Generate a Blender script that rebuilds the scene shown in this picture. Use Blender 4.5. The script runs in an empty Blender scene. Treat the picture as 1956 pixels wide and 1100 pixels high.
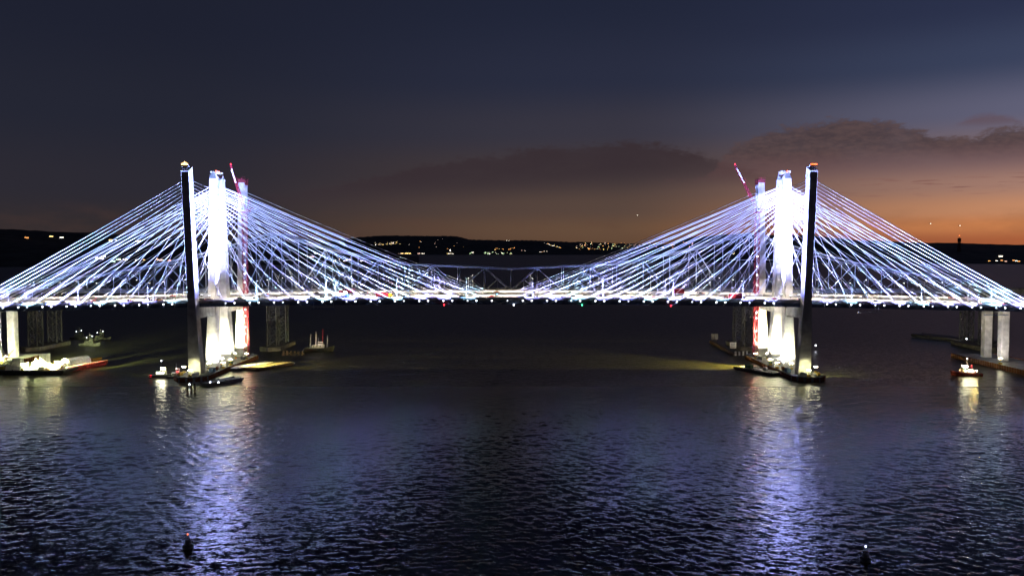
import bpy, bmesh, math, random
from mathutils import Vector, Matrix, noise

random.seed(7)
R = math.radians
sc = bpy.context.scene
col = sc.collection

# ------------------------------------------------------------------ camera
CAM = Vector((7.4, -471.5, 77.0))
PITCH = 2.71
FPX = 1521.0                      # focal length in pixels of the 1956 px wide photograph
cd = bpy.data.cameras.new('camera')
cam = bpy.data.objects.new('camera', cd)
col.objects.link(cam)
cd.sensor_width = 36.0
cd.lens = 36.0 * FPX / 1956.0
cd.clip_start = 1.0
cd.clip_end = 90000.0
cam.location = CAM
cam.rotation_euler = (R(90 - PITCH), 0, 0)
sc.camera = cam

def ray(px, py):
    """direction of a photograph pixel"""
    v = Vector(((px - 978) / FPX, 1.0, (550 - py) / FPX))
    p = R(PITCH)
    return Vector((v.x, v.y * math.cos(p) + v.z * math.sin(p), -v.y * math.sin(p) + v.z * math.cos(p))).normalized()

def at_z(px, py, z=0.0):
    d = ray(px, py)
    t = (z - CAM.z) / d.z
    return CAM + d * t

def azel(px, py):
    d = ray(px, py)
    return math.degrees(math.atan2(d.x, d.y)), math.degrees(math.asin(d.z))

# ------------------------------------------------------------------ world: dusk sky
def srgb(r, g, b):
    f = lambda c: (c / 255.0) / 12.92 if c / 255.0 <= 0.04045 else ((c / 255.0 + 0.055) / 1.055) ** 2.4
    return (f(r), f(g), f(b), 1.0)

world = bpy.data.worlds.new('World')
sc.world = world
world.use_nodes = True
nt = world.node_tree
nt.nodes.clear()
def N(tree, kind, **kw):
    n = tree.nodes.new(kind)
    for k, v in kw.items():
        setattr(n, k, v)
    return n
def math_node(tree, op, a, b=None, c=None, clamp=False):
    n = N(tree, 'ShaderNodeMath', operation=op, use_clamp=clamp)
    for i, s in enumerate((a, b, c)):
        if s is None:
            continue
        if isinstance(s, (int, float)):
            n.inputs[i].default_value = s
        else:
            tree.links.new(s, n.inputs[i])
    return n.outputs[0]
def maprange(tree, v, a, b, c=0.0, d=1.0, smooth=True):
    n = N(tree, 'ShaderNodeMapRange')
    n.interpolation_type = 'SMOOTHSTEP' if smooth else 'LINEAR'
    if isinstance(v, (int, float)):
        n.inputs[0].default_value = v
    else:
        tree.links.new(v, n.inputs[0])
    for i, s in zip((1, 2, 3, 4), (a, b, c, d)):
        if isinstance(s, (int, float)):
            n.inputs[i].default_value = s
        else:
            tree.links.new(s, n.inputs[i])
    return n.outputs[0]
def mixc(tree, f, a, b):
    n = N(tree, 'ShaderNodeMix', data_type='RGBA')
    for idx, s in ((0, f), (6, a), (7, b)):
        if isinstance(s, (int, float)):
            n.inputs[idx].default_value = s
        elif isinstance(s, tuple):
            n.inputs[idx].default_value = s
        else:
            tree.links.new(s, n.inputs[idx])
    return n.outputs[2]
def ramp(tree, fac, stops, interp='EASE'):
    n = N(tree, 'ShaderNodeValToRGB')
    cr = n.color_ramp
    cr.interpolation = interp
    while len(cr.elements) < len(stops):
        cr.elements.new(0.5)
    for e, (p, c) in zip(cr.elements, stops):
        e.position = p
        e.color = c
    tree.links.new(fac, n.inputs[0])
    return n.outputs[0]
def curve(tree, fac, pts, lo, hi):
    """float curve through pts (x in 0..1, y in lo..hi)"""
    n = N(tree, 'ShaderNodeFloatCurve')
    cm = n.mapping
    cu = cm.curves[0]
    pts = sorted(pts)
    while len(cu.points) < len(pts):
        cu.points.new(0.5, 0.5)
    for p, (x, y) in zip(cu.points, pts):
        p.location = (x, (y - lo) / (hi - lo))
    cm.update()
    tree.links.new(fac, n.inputs[1])
    return math_node(tree, 'MULTIPLY_ADD', n.outputs[0], hi - lo, lo)

tc = N(nt, 'ShaderNodeTexCoord')
nrm = N(nt, 'ShaderNodeVectorMath', operation='NORMALIZE')
nt.links.new(tc.outputs['Generated'], nrm.inputs[0])
sep = N(nt, 'ShaderNodeSeparateXYZ')
nt.links.new(nrm.outputs[0], sep.inputs[0])
X_, Y_, Z_ = sep.outputs
el = math_node(nt, 'MULTIPLY', math_node(nt, 'ARCSINE', Z_), 57.29578)
az = math_node(nt, 'MULTIPLY', math_node(nt, 'ARCTAN2', X_, Y_), 57.29578)
SUNSET_AZ = 62.0
daz = math_node(nt, 'SUBTRACT', az, SUNSET_AZ)
cs = math_node(nt, 'COSINE', math_node(nt, 'MULTIPLY', daz, 0.0174533))
elf = maprange(nt, el, -5.0, 45.0, 0.0, 1.0, smooth=False)
def stops(x, lst):
    out = []
    for py, c in lst:
        e = azel(x, py)[1] if py is not None else 45.0
        out.append(((e + 5) / 50.0, srgb(*c)))
    out.sort(key=lambda s: s[0])
    return out
L = ramp(nt, elf, stops(100, [(None, (20, 22, 38)), (0, (30, 33, 48)), (200, (36, 38, 51)), (350, (44, 42, 51)), (440, (50, 44, 46)), (500, (44, 38, 40))]))
C = ramp(nt, elf, stops(978, [(None, (22, 26, 44)), (0, (33, 38, 57)), (150, (41, 45, 64)), (250, (56, 54, 66)), (330, (70, 59, 60)), (400, (88, 70, 62)), (440, (102, 77, 60)), (475, (96, 71, 54)), (520, (80, 58, 44))]))
Rr = ramp(nt, elf, stops(1900, [(None, (30, 38, 66)), (0, (45, 52, 79)), (110, (61, 70, 97)), (210, (102, 102, 126)), (290, (134, 113, 117)), (350, (174, 132, 117)), (400, (210, 147, 108)), (430, (220, 138, 84)), (460, (180, 98, 60)), (510, (130, 68, 42))]))
m1 = maprange(nt, cs, 0.06, 0.60)
m2 = maprange(nt, cs, 0.57, 0.985)
sky = mixc(nt, m2, mixc(nt, m1, L, C), Rr)
# clouds, in azimuth / elevation of the sky dome
AZ0, AZ1 = -60.0, 90.0
azf = maprange(nt, az, AZ0, AZ1, 0.0, 1.0, smooth=False)
comb = N(nt, 'ShaderNodeCombineXYZ')
nt.links.new(az, comb.inputs[0])
nt.links.new(math_node(nt, 'MULTIPLY', el, 2.6), comb.inputs[1])
def sky_noise(scale, detail, rough=0.55):
    n = N(nt, 'ShaderNodeTexNoise')
    n.inputs['Scale'].default_value = scale
    n.inputs['Detail'].default_value = detail
    n.inputs['Roughness'].default_value = rough
    nt.links.new(comb.outputs[0], n.inputs['Vector'])
    return math_node(nt, 'SUBTRACT', n.outputs[0], 0.5)
n_big = sky_noise(0.16, 5)
n_fin = sky_noise(0.5, 9, 0.66)
n_wisp = sky_noise(1.7, 6, 0.6)
def edge(pts):
    out = []
    for px, py in pts:
        a, e = azel(px, py)
        out.append(((a - AZ0) / (AZ1 - AZ0), e))
    out.append((0.0, out[0][1]))
    out.append((1.0, out[-2][1] if len(out) > 1 else 0))
    return out
def cloud(top, bottom, wob_t, wob_b, soft_t, soft_b):
    lo, hi = -5.0, 15.0
    et = math_node(nt, 'ADD', curve(nt, azf, edge(top), lo, hi), math_node(nt, 'MULTIPLY', n_fin, wob_t))
    et = math_node(nt, 'ADD', et, math_node(nt, 'MULTIPLY', n_big, wob_t * 0.9))
    et = math_node(nt, 'ADD', et, math_node(nt, 'MULTIPLY', n_wisp, wob_t * 0.7))
    eb = math_node(nt, 'ADD', curve(nt, azf, edge(bottom), lo, hi), math_node(nt, 'MULTIPLY', n_big, wob_b))
    a = maprange(nt, math_node(nt, 'SUBTRACT', et, el), 0.0, soft_t)
    b = maprange(nt, math_node(nt, 'SUBTRACT', el, eb), 0.0, soft_b)
    return math_node(nt, 'MULTIPLY', math_node(nt, 'MULTIPLY', a, b), maprange(nt, n_big, -0.32, 0.12, 0.6, 1.0))
cB = cloud([(500, 372), (700, 333), (900, 296), (1050, 274), (1200, 269), (1300, 279), (1400, 302), (1480, 325), (1600, 345)],
           [(500, 410), (900, 395), (1300, 372), (1600, 362)], 1.5, 0.9, 0.7, 2.4)
cA = cloud([(1330, 335), (1375, 296), (1410, 262), (1470, 243), (1560, 228), (1660, 226), (1740, 234), (1800, 258), (1850, 262), (1895, 238), (1960, 232), (2200, 222)],
           [(1330, 360), (1500, 366), (1700, 358), (1956, 352), (2300, 348)], 1.9, 0.6, 0.6, 2.8)
# small puff and streaks
cP = cloud([(1790, 245), (1840, 226), (1880, 214), (1930, 218), (1970, 232), (2050, 240)],
           [(1790, 246), (1880, 246), (1970, 240), (2050, 241)], 0.5, 0.4, 0.4, 0.5)
st = N(nt, 'ShaderNodeTexNoise')
cs2 = N(nt, 'ShaderNodeCombineXYZ')
nt.links.new(math_node(nt, 'MULTIPLY', az, 0.42), cs2.inputs[0])
nt.links.new(math_node(nt, 'MULTIPLY', el, 5.5), cs2.inputs[1])
nt.links.new(cs2.outputs[0], st.inputs['Vector'])
st.inputs['Scale'].default_value = 1.0
st.inputs['Detail'].default_value = 4
streak = math_node(nt, 'MULTIPLY', maprange(nt, st.outputs[0], 0.53, 0.70),
                   math_node(nt, 'MULTIPLY', maprange(nt, el, 3.2, 4.0), maprange(nt, el, 4.9, 4.3)))
streak = math_node(nt, 'MULTIPLY', streak, maprange(nt, az, 18.0, 25.0, 0.0, 0.8))
low = math_node(nt, 'MULTIPLY', maprange(nt, n_big, -0.05, 0.2),
                math_node(nt, 'MULTIPLY', maprange(nt, el, 0.4, 1.2), maprange(nt, el, 3.2, 2.2)))
low = math_node(nt, 'MULTIPLY', low, 0.25)
colA = mixc(nt, maprange(nt, math_node(nt, 'ADD', n_fin, n_wisp), -0.25, 0.25), srgb(70, 57, 60), srgb(89, 70, 69))
colA = mixc(nt, maprange(nt, el, 7.0, 4.4), colA, srgb(112, 74, 74))
colB = mixc(nt, m2, srgb(56, 46, 51), srgb(84, 62, 60))
sky = mixc(nt, math_node(nt, 'MULTIPLY', cB, 0.95), sky, colB)
sky = mixc(nt, math_node(nt, 'MULTIPLY', cP, 0.7), sky, srgb(98, 78, 86))
sky = mixc(nt, math_node(nt, 'MULTIPLY', cA, 0.90), sky, colA)
sky = mixc(nt, streak, sky, srgb(128, 88, 82))
sky = mixc(nt, low, sky, srgb(90, 62, 52))
bg = N(nt, 'ShaderNodeBackground')
nt.links.new(sky, bg.inputs[0])
bg.inputs[1].default_value = 1.0
wo = N(nt, 'ShaderNodeOutputWorld')
nt.links.new(bg.outputs[0], wo.inputs[0])

# ------------------------------------------------------------------ render settings
sc.render.engine = 'CYCLES'
sc.view_settings.view_transform = 'Standard'
sc.view_settings.look = 'None'
sc.view_settings.exposure = 0.0
sc.view_settings.gamma = 1.0
sc.cycles.use_denoising = True
sc.cycles.max_bounces = 5
sc.cycles.diffuse_bounces = 2
sc.cycles.glossy_bounces = 3
sc.cycles.transmission_bounces = 2
sc.cycles.sample_clamp_indirect = 45.0
sc.cycles.use_light_tree = True
sc.cycles.caustics_reflective = False
sc.cycles.caustics_refractive = False

# ------------------------------------------------------------------ materials
MATS = {}
def mat(name, color, rough=0.7, metal=0.0, var=0.12, scale=0.6, emit=None, estr=0.0, bump=0.0):
    if name in MATS:
        return MATS[name]
    m = bpy.data.materials.new(name)
    m.use_nodes = True
    t = m.node_tree
    b = t.nodes['Principled BSDF']
    b.inputs['Roughness'].default_value = rough
    b.inputs['Metallic'].default_value = metal
    c = (*color, 1.0) if len(color) == 3 else color
    if var > 0:
        tcn = N(t, 'ShaderNodeTexCoord')
        nz = N(t, 'ShaderNodeTexNoise')
        nz.inputs['Scale'].default_value = scale
        nz.inputs['Detail'].default_value = 6
        t.links.new(tcn.outputs['Object'], nz.inputs['Vector'])
        dark = tuple(x * (1 - var * 1.6) for x in c[:3]) + (1,)
        lite = tuple(min(1, x * (1 + var)) for x in c[:3]) + (1,)
        f = maprange(t, nz.outputs[0], 0.3, 0.7)
        t.links.new(mixc(t, f, dark, lite), b.inputs['Base Color'])
        if bump:
            bn = N(t, 'ShaderNodeBump')
            bn.inputs['Distance'].default_value = bump
            t.links.new(nz.outputs[0], bn.inputs['Height'])
            t.links.new(bn.outputs[0], b.inputs['Normal'])
    else:
        b.inputs['Base Color'].default_value = c
    if emit:
        b.inputs['Emission Color'].default_value = (*emit, 1.0)
        b.inputs['Emission Strength'].default_value = estr
    MATS[name] = m
    return m

CONC = mat('concrete', (0.56, 0.55, 0.54), 0.8, var=0.16, scale=0.25, bump=0.02)
CONC2 = mat('stained_concrete', (0.33, 0.32, 0.30), 0.85, var=0.3, scale=0.35, bump=0.03)
ASPH = mat('concrete_roadway', (0.27, 0.26, 0.24), 0.9, var=0.2, scale=0.5)
STEELB = mat('blue_grey_girder_steel', (0.10, 0.13, 0.20), 0.5, 0.3, var=0.15)
OLDST = mat('weathered_grey_truss_paint', (0.19, 0.195, 0.22), 0.7, 0.0, var=0.2, scale=0.4)
TRES = mat('darkened_trestle_steel', (0.075, 0.08, 0.085), 0.8, var=0.2, scale=0.4)  # darker copy of the truss steel; trestle dimness is put into the colour
CABLE = mat('pale_cable_sheath', (0.50, 0.50, 0.50), 0.55, var=0.05, scale=0.1)
PAINT = mat('road_paint', (0.75, 0.75, 0.72), 0.7, var=0.08)
POLE = mat('galvanised_pole', (0.62, 0.64, 0.66), 0.5, 0.2, var=0.1)
RED = mat('red_crane_paint', (0.30, 0.012, 0.035), 0.6, var=0.15)
REDB = mat('red_hull_paint', (0.32, 0.03, 0.03), 0.6, var=0.3, scale=0.8)
WHITE = mat('white_paint', (0.75, 0.75, 0.73), 0.5, var=0.1)
RUST = mat('rusty_sheet_pile', (0.26, 0.10, 0.045), 0.85, var=0.35, scale=1.2, bump=0.03)
DARK = mat('dark_hull_paint', (0.03, 0.032, 0.036), 0.6, var=0.3)
DECKG = mat('worn_grey_deck', (0.22, 0.22, 0.23), 0.8, var=0.3, scale=0.5)
DECKT = mat('tan_sand_deck', (0.30, 0.23, 0.15), 0.9, var=0.3, scale=0.5)
TIMB = mat('dark_timber', (0.10, 0.065, 0.04), 0.9, var=0.3)
YELL = mat('yellow_machine_paint', (0.55, 0.33, 0.03), 0.5, var=0.15)
BLUE = mat('blue_container_paint', (0.04, 0.10, 0.28), 0.5, var=0.2)
GREEN = mat('green_tarp', (0.06, 0.14, 0.07), 0.8, var=0.2)
GLASSD = mat('dark_glass', (0.02, 0.025, 0.03), 0.1, var=0)
RUBBER = mat('rubber', (0.02, 0.02, 0.02), 0.9, var=0)
def emitter(name, c, s):
    return mat(name, (0.02, 0.02, 0.02), 0.5, var=0, emit=c, estr=s)
E_COOL = emitter('cool_white_lens', (0.86, 0.90, 1.0), 9.0)
E_STREET = emitter('street_lamp_lens', (1.0, 0.93, 0.80), 12.0)
E_WORK = emitter('work_light_lens', (1.0, 0.95, 0.62), 60.0)
E_WARM = emitter('warm_lamp', (1.0, 0.55, 0.20), 6.0)
E_ORANGE = emitter('orange_beacon', (1.0, 0.16, 0.03), 4.0)
E_RED = emitter('red_lamp', (1.0, 0.03, 0.05), 6.0)
E_GREEN = emitter('green_lamp', (0.10, 1.0, 0.45), 4.0)
E_BLUE = emitter('blue_strobe', (0.08, 0.32, 1.0), 10.0)
E_HEAD = emitter('headlamp', (1.0, 0.95, 0.85), 14.0)
E_TAIL = emitter('tail_lamp', (1.0, 0.04, 0.04), 7.0)

# ------------------------------------------------------------------ mesh builder
class MB:
    def __init__(s):
        s.v, s.f, s.m = [], [], []
        s.mi = 0
    def add(s, vs, fs):
        o = len(s.v)
        s.v += [tuple(x) for x in vs]
        for f in fs:
            s.f.append(tuple(i + o for i in f))
            s.m.append(s.mi)
        return s
    def hexa(s, p):
        return s.add(p, [(0, 3, 2, 1), (4, 5, 6, 7), (0, 1, 5, 4), (1, 2, 6, 5), (2, 3, 7, 6), (3, 0, 4, 7)])
    def box(s, x0, x1, y0, y1, z0, z1):
        return s.hexa([(x0, y0, z0), (x1, y0, z0), (x1, y1, z0), (x0, y1, z0), (x0, y0, z1), (x1, y0, z1), (x1, y1, z1), (x0, y1, z1)])
    def cbox(s, c, sx, sy, sz):
        return s.box(c[0] - sx / 2, c[0] + sx / 2, c[1] - sy / 2, c[1] + sy / 2, c[2], c[2] + sz)
    def tube(s, p, q, r, n=6, r2=None, cap=True):
        p, q = Vector(p), Vector(q)
        d = (q - p).normalized()
        u = d.orthogonal().normalized() if abs(d.z) > 0.95 else d.cross(Vector((0, 0, 1))).normalized()
        w = d.cross(u)
        r2 = r if r2 is None else r2
        vs = []
        for (c, rr) in ((p, r), (q, r2)):
            for k in range(n):
                a = 2 * math.pi * (k + 0.5) / n
                vs.append(c + (u * math.cos(a) + w * math.sin(a)) * rr)
        fs = [(k, (k + 1) % n, n + (k + 1) % n, n + k) for k in range(n)]
        if cap:
            fs += [tuple(range(n - 1, -1, -1)), tuple(range(n, 2 * n))]
        return s.add(vs, fs)
    def beam(s, p, q, w, h=None):
        """rectangular bar, w across, h in the vertical plane"""
        h = w if h is None else h
        p, q = Vector(p), Vector(q)
        d = (q - p).normalized()
        side = Vector((1, 0, 0)) if abs(d.z) > 0.98 else d.cross(Vector((0, 0, 1))).normalized()
        up = side.cross(d)
        a, b = side * w / 2, up * h / 2
        return s.hexa([p - a - b, p + a - b, p + a + b, p - a + b, q - a - b, q + a - b, q + a + b, q - a + b])
    def prism(s, poly, z0, z1):
        n = len(poly)
        vs = [(x, y, z0) for x, y in poly] + [(x, y, z1) for x, y in poly]
        fs = [tuple(range(n - 1, -1, -1)), tuple(range(n, 2 * n))] + [(k, (k + 1) % n, n + (k + 1) % n, n + k) for k in range(n)]
        return s.add(vs, fs)
    def xprism(s, prof, y0, y1):
        """profile in x,z extruded along y"""
        n = len(prof)
        vs = [(x, y0, z) for x, z in prof] + [(x, y1, z) for x, z in prof]
        fs = [tuple(range(n)), tuple(range(2 * n - 1, n - 1, -1))] + [(k, n + k, n + (k + 1) % n, (k + 1) % n) for k in range(n)]
        return s.add(vs, fs)
    def yprism(s, prof, x0, x1):
        n = len(prof)
        vs = [(x0, y, z) for y, z in prof] + [(x1, y, z) for y, z in prof]
        fs = [tuple(range(n - 1, -1, -1)), tuple(range(n, 2 * n))] + [(k, (k + 1) % n, n + (k + 1) % n, n + k) for k in range(n)]
        return s.add(vs, fs)
    def loft(s, rings, cap=True):
        n = len(rings[0])
        vs = [p for r in rings for p in r]
        fs = []
        for i in range(len(rings) - 1):
            for k in range(n):
                fs.append((i * n + k, i * n + (k + 1) % n, (i + 1) * n + (k + 1) % n, (i + 1) * n + k))
        if cap:
            fs += [tuple(range(n - 1, -1, -1)), tuple((len(rings) - 1) * n + k for k in range(n))]
        return s.add(vs, fs)
    def mesh(s, name, mats):
        me = bpy.data.meshes.new(name)
        me.from_pydata(s.v, [], s.f)
        mats = mats if isinstance(mats, (list, tuple)) else [mats]
        for m in mats:
            me.materials.append(m)
        if len(mats) > 1:
            me.polygons.foreach_set('material_index', s.m)
        bm = bmesh.new()
        bm.from_mesh(me)
        bmesh.ops.recalc_face_normals(bm, faces=bm.faces)
        bm.to_mesh(me)
        bm.free()
        return me
    def build(s, name, mats, parent=None):
        return link(name, s.mesh(name, mats), parent)

def link(name, data, parent=None, loc=None, rot=None):
    o = bpy.data.objects.new(name, data)
    col.objects.link(o)
    if parent is not None:
        o.parent = parent
    if loc is not None:
        o.location = loc
    if rot is not None:
        o.rotation_euler = rot
    return o
def tag(o, label=None, cat=None, group=None, kind=None):
    if label: o['label'] = label
    if cat: o['category'] = cat
    if group: o['group'] = group
    if kind: o['kind'] = kind
    return o
def thing(name, label, cat, loc=(0, 0, 0), rz=0.0, group=None):
    o = link(name, None, None, loc, (0, 0, rz))
    o.empty_display_size = 2
    return tag(o, label, cat, group)
def copy_tree(o, parent=None):
    c = o.copy()
    col.objects.link(c)
    c.parent = parent
    for ch in o.children:
        copy_tree(ch, c)
    return c
LIGHTS = {}
def spot(name, parent, loc, target, power, color, cone=60, blend=0.5, size=0.25):
    """a spot lamp parented to its fixture; loc and target in the parent's space"""
    key = (name, round(power), tuple(color), cone)
    if key not in LIGHTS:
        l = bpy.data.lights.new(name, 'SPOT')
        l.energy = power
        l.color = color
        l.spot_size = R(cone)
        l.spot_blend = blend
        l.shadow_soft_size = size
        LIGHTS[key] = l
    o = link(name, LIGHTS[key], parent, loc)
    d = Vector(target) - Vector(loc)
    o.rotation_euler = d.to_track_quat('-Z', 'Y').to_euler()
    return o
ORD = ['first', 'second', 'third', 'fourth', 'fifth', 'sixth', 'seventh', 'eighth', 'ninth', 'tenth', 'eleventh', 'twelfth', 'thirteenth', 'fourteenth', 'fifteenth', 'sixteenth']

# ------------------------------------------------------------------ water
def make_water():
    import numpy as np
    m = bpy.data.materials.new('river_water')
    m.use_nodes = True
    t = m.node_tree
    b = t.nodes['Principled BSDF']
    b.inputs["Base Color"].default_value = (0.032, 0.030, 0.014, 1)
    b.inputs['IOR'].default_value = 1.36
    b.inputs['Specular IOR Level'].default_value = 0.7
    tcn = N(t, 'ShaderNodeTexCoord')
    sp = N(t, 'ShaderNodeSeparateXYZ')
    t.links.new(tcn.outputs['Object'], sp.inputs[0])
    # ripples too fine for the mesh show as gloss: rougher where the mesh is coarser
    t.links.new(maprange(t, sp.outputs[1], -260, 200, 0.14, 0.40, smooth=False), b.inputs['Roughness'])
    def vec(op, a, c):
        n = N(t, 'ShaderNodeVectorMath', operation=op)
        for k, v in enumerate((a, c)):
            if isinstance(v, tuple): n.inputs[k].default_value = v
            elif v is not None: t.links.new(v, n.inputs['Scale'] if (op == 'SCALE' and k == 1) else n.inputs[k])
        return n.outputs[0]
    slope = None
    for sx, sy, rot, amp in ((0.22, 0.5, 10, 0.22), (0.55, 1.0, -12, 0.36), (1.5, 2.6, 16, 0.36)):
        mp = N(t, 'ShaderNodeMapping')
        mp.inputs['Scale'].default_value = (sx, sy, 1)
        mp.inputs['Rotation'].default_value = (0, 0, R(rot))
        t.links.new(tcn.outputs['Object'], mp.inputs[0])
        n = N(t, 'ShaderNodeTexNoise')
        n.inputs['Scale'].default_value = 1.0
        n.inputs['Detail'].default_value = 3
        t.links.new(mp.outputs[0], n.inputs['Vector'])
        v = vec('MULTIPLY', vec('SUBTRACT', n.outputs[1], (0.5, 0.5, 0.5)), (amp, amp, 0.0))
        slope = v if slope is None else vec('ADD', slope, v)
    geo = N(t, 'ShaderNodeNewGeometry')
    t.links.new(vec('NORMALIZE', vec('ADD', geo.outputs['Normal'], slope), None), b.inputs['Normal'])
    # one sheet: fine waves in front of the bridges, coarse out to the horizon
    rr = [100.0]
    while rr[-1] < 560: rr.append(rr[-1] * 1.0020)
    while rr[-1] < 60000: rr.append(rr[-1] * 1.06)
    rr = np.array(rr)
    aa = np.concatenate([np.linspace(-180, -56, 24)[:-1], np.linspace(-56, -40, 60)[:-1], np.linspace(-40, 40, 860), np.linspace(40, 56, 60)[1:], np.linspace(56, 180, 24)[1:]])
    RR, AA = np.meshgrid(rr, np.radians(aa), indexing='ij')
    X = CAM.x + RR * np.sin(AA); Y = CAM.y + RR * np.cos(AA)
    Z = np.zeros_like(X)
    rg = np.random.default_rng(5)
    fade = np.clip((900 - RR) / 500, 0, 1) * np.clip((54 - np.abs(np.degrees(AA))) / 8, 0, 1)
    env = 0.0
    for k in range(5):
        th = rg.uniform(0, 2 * math.pi); L_ = rg.uniform(40, 220)
        env = env + np.sin(2 * math.pi * (X * math.cos(th) + Y * math.sin(th)) / L_ + rg.uniform(0, 6.28))
    env = 1.0 + 0.26 * env
    for k in range(80):
        L_ = 1.1 * (11.0 / 1.1) ** (k / 79.0) * rg.uniform(0.9, 1.1)
        th = R(-100) + rg.normal(0, 0.75)
        kk = 2 * math.pi / L_
        amp = 0.0195 / kk * min(1.0, (4.0 / L_)) ** 0.9
        vis = np.clip((L_ / (RR * 0.0019) - 2.2) / 2.0, 0, 1)
        Z += amp * vis * np.sin(kk * (X * math.cos(th) + Y * math.sin(th)) + rg.uniform(0, 6.28))
    Z *= fade * np.clip(env, 0.3, 1.9)
    nr, na = X.shape
    co = np.stack([X, Y, Z], -1).reshape(-1, 3).astype(np.float32)
    idx = np.arange(nr * na).reshape(nr, na)
    quads = np.stack([idx[:-1, :-1], idx[:-1, 1:], idx[1:, 1:], idx[1:, :-1]], -1).reshape(-1, 4)
    # middle disc under the camera
    c0 = len(co)
    co = np.concatenate([co, np.array([[CAM.x, CAM.y, 0]], np.float32)])
    tri = np.stack([np.full(na - 1, c0), idx[0, 1:], idx[0, :-1]], -1)
    me = bpy.data.meshes.new('water')
    me.vertices.add(len(co)); me.vertices.foreach_set('co', co.ravel())
    nq, ntr = len(quads), len(tri)
    loops = np.concatenate([quads[:, ::-1].ravel(), tri[:, ::-1].ravel()]).astype(np.int32)
    me.loops.add(len(loops)); me.loops.foreach_set('vertex_index', loops)
    me.polygons.add(nq + ntr)
    st_ = np.concatenate([np.arange(nq) * 4, nq * 4 + np.arange(ntr) * 3]).astype(np.int32)
    me.polygons.foreach_set('loop_start', st_)
    me.polygons.foreach_set('use_smooth', np.ones(nq + ntr, bool))
    me.update(calc_edges=True)
    me.materials.append(m)
    tag(link('water', me), kind='structure')
make_water()

# ------------------------------------------------------------------ hills along the far shores
def interp(pts, x):
    if x <= pts[0][0]: return pts[0][1]
    for (a, ya), (b, yb) in zip(pts, pts[1:]):
        if x <= b:
            k = (x - a) / (b - a)
            k = k * k * (3 - 2 * k)
            return ya + (yb - ya) * k
    return pts[-1][1]
HILLS = [
    # ridge line (px, py), shore distance, ridge distance
    dict(top=[(-420, 436), (0, 437), (150, 444), (300, 452), (500, 461), (640, 466), (720, 476), (790, 489)], px=(-420, 800), shore=4300, ridge=6500, seed=1.0),
    dict(top=[(560, 473), (640, 460), (695, 452), (730, 450), (865, 451), (905, 458), (1000, 459), (1100, 462), (1200, 465), (1360, 469)], px=(560, 1380), shore=13200, ridge=17000, seed=2.0),
    dict(top=[(1200, 484), (1262, 473), (1330, 452), (1400, 447), (1540, 449), (1600, 455), (1640, 460), (1790, 464), (1956, 468), (2420, 462)], px=(1200, 2420), shore=5200, ridge=7600, seed=3.0),
]
HILLM = mat('dark_wooded_hillside', (0.035, 0.045, 0.03), 0.95, var=0.4, scale=0.01)
def hill_h(H, a, d):
    """terrain height at azimuth a (radians) and distance d"""
    px = 978 + FPX * math.tan(a)
    py = interp(H['top'], px)
    elv = R(azel(px, py)[1])
    peak = CAM.z + H['ridge'] * math.tan(elv)
    t = (d - H['shore']) / (H['ridge'] - H['shore'])
    x, y = d * math.sin(a), d * math.cos(a)
    if t <= 1.0:
        k = max(t, -0.05)
        prof = k * (1.25 - 0.25 * k) if k > 0 else k
    else:
        prof = max(0.0, 1.0 - 0.55 * (t - 1.0))
    rough = noise.fractal(Vector((x / 900, y / 900, H['seed'])), 1.0, 2.0, 4)
    fine = noise.noise(Vector((x / 60, y / 60, H['seed'] + 5)))
    return peak * prof + (rough * 0.10 * peak * min(1, max(t, 0) * 2) * (1 - 0.8 * max(0, 1 - abs(t - 1) * 3))) + fine * d * 0.0006 * min(1, max(0, t) * 8)
for H in HILLS:
    a0 = math.atan((H['px'][0] - 978) / FPX); a1 = math.atan((H['px'][1] - 978) / FPX)
    na = 420; ts = [-0.03, 0.0, 0.03, 0.08, 0.15, 0.25, 0.35, 0.45, 0.55, 0.65, 0.75, 0.84, 0.9, 0.95, 1.0, 1.05, 1.15, 1.4, 1.9]
    vs, fs = [], []
    for i in range(na + 1):
        a = a0 + (a1 - a0) * i / na
        wob = noise.noise(Vector((i * 0.11, H['seed'], 0))) * 0.03
        for t in ts:
            d = H['shore'] + (t + (wob if t < 0.1 else 0)) * (H['ridge'] - H['shore'])
            z = hill_h(H, a, d) if t > 0 else -6.0
            vs.append((CAM.x + d * math.sin(a), CAM.y + d * math.cos(a), z))
    k = len(ts)
    for i in range(na):
        for j in range(k - 1):
            fs.append((i * k + j, (i + 1) * k + j, (i + 1) * k + j + 1, i * k + j + 1))
    me = bpy.data.meshes.new('hill')
    me.from_pydata(vs, [], fs)
    me.materials.append(HILLM)
    tag(link('hill', me), kind='structure')

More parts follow.
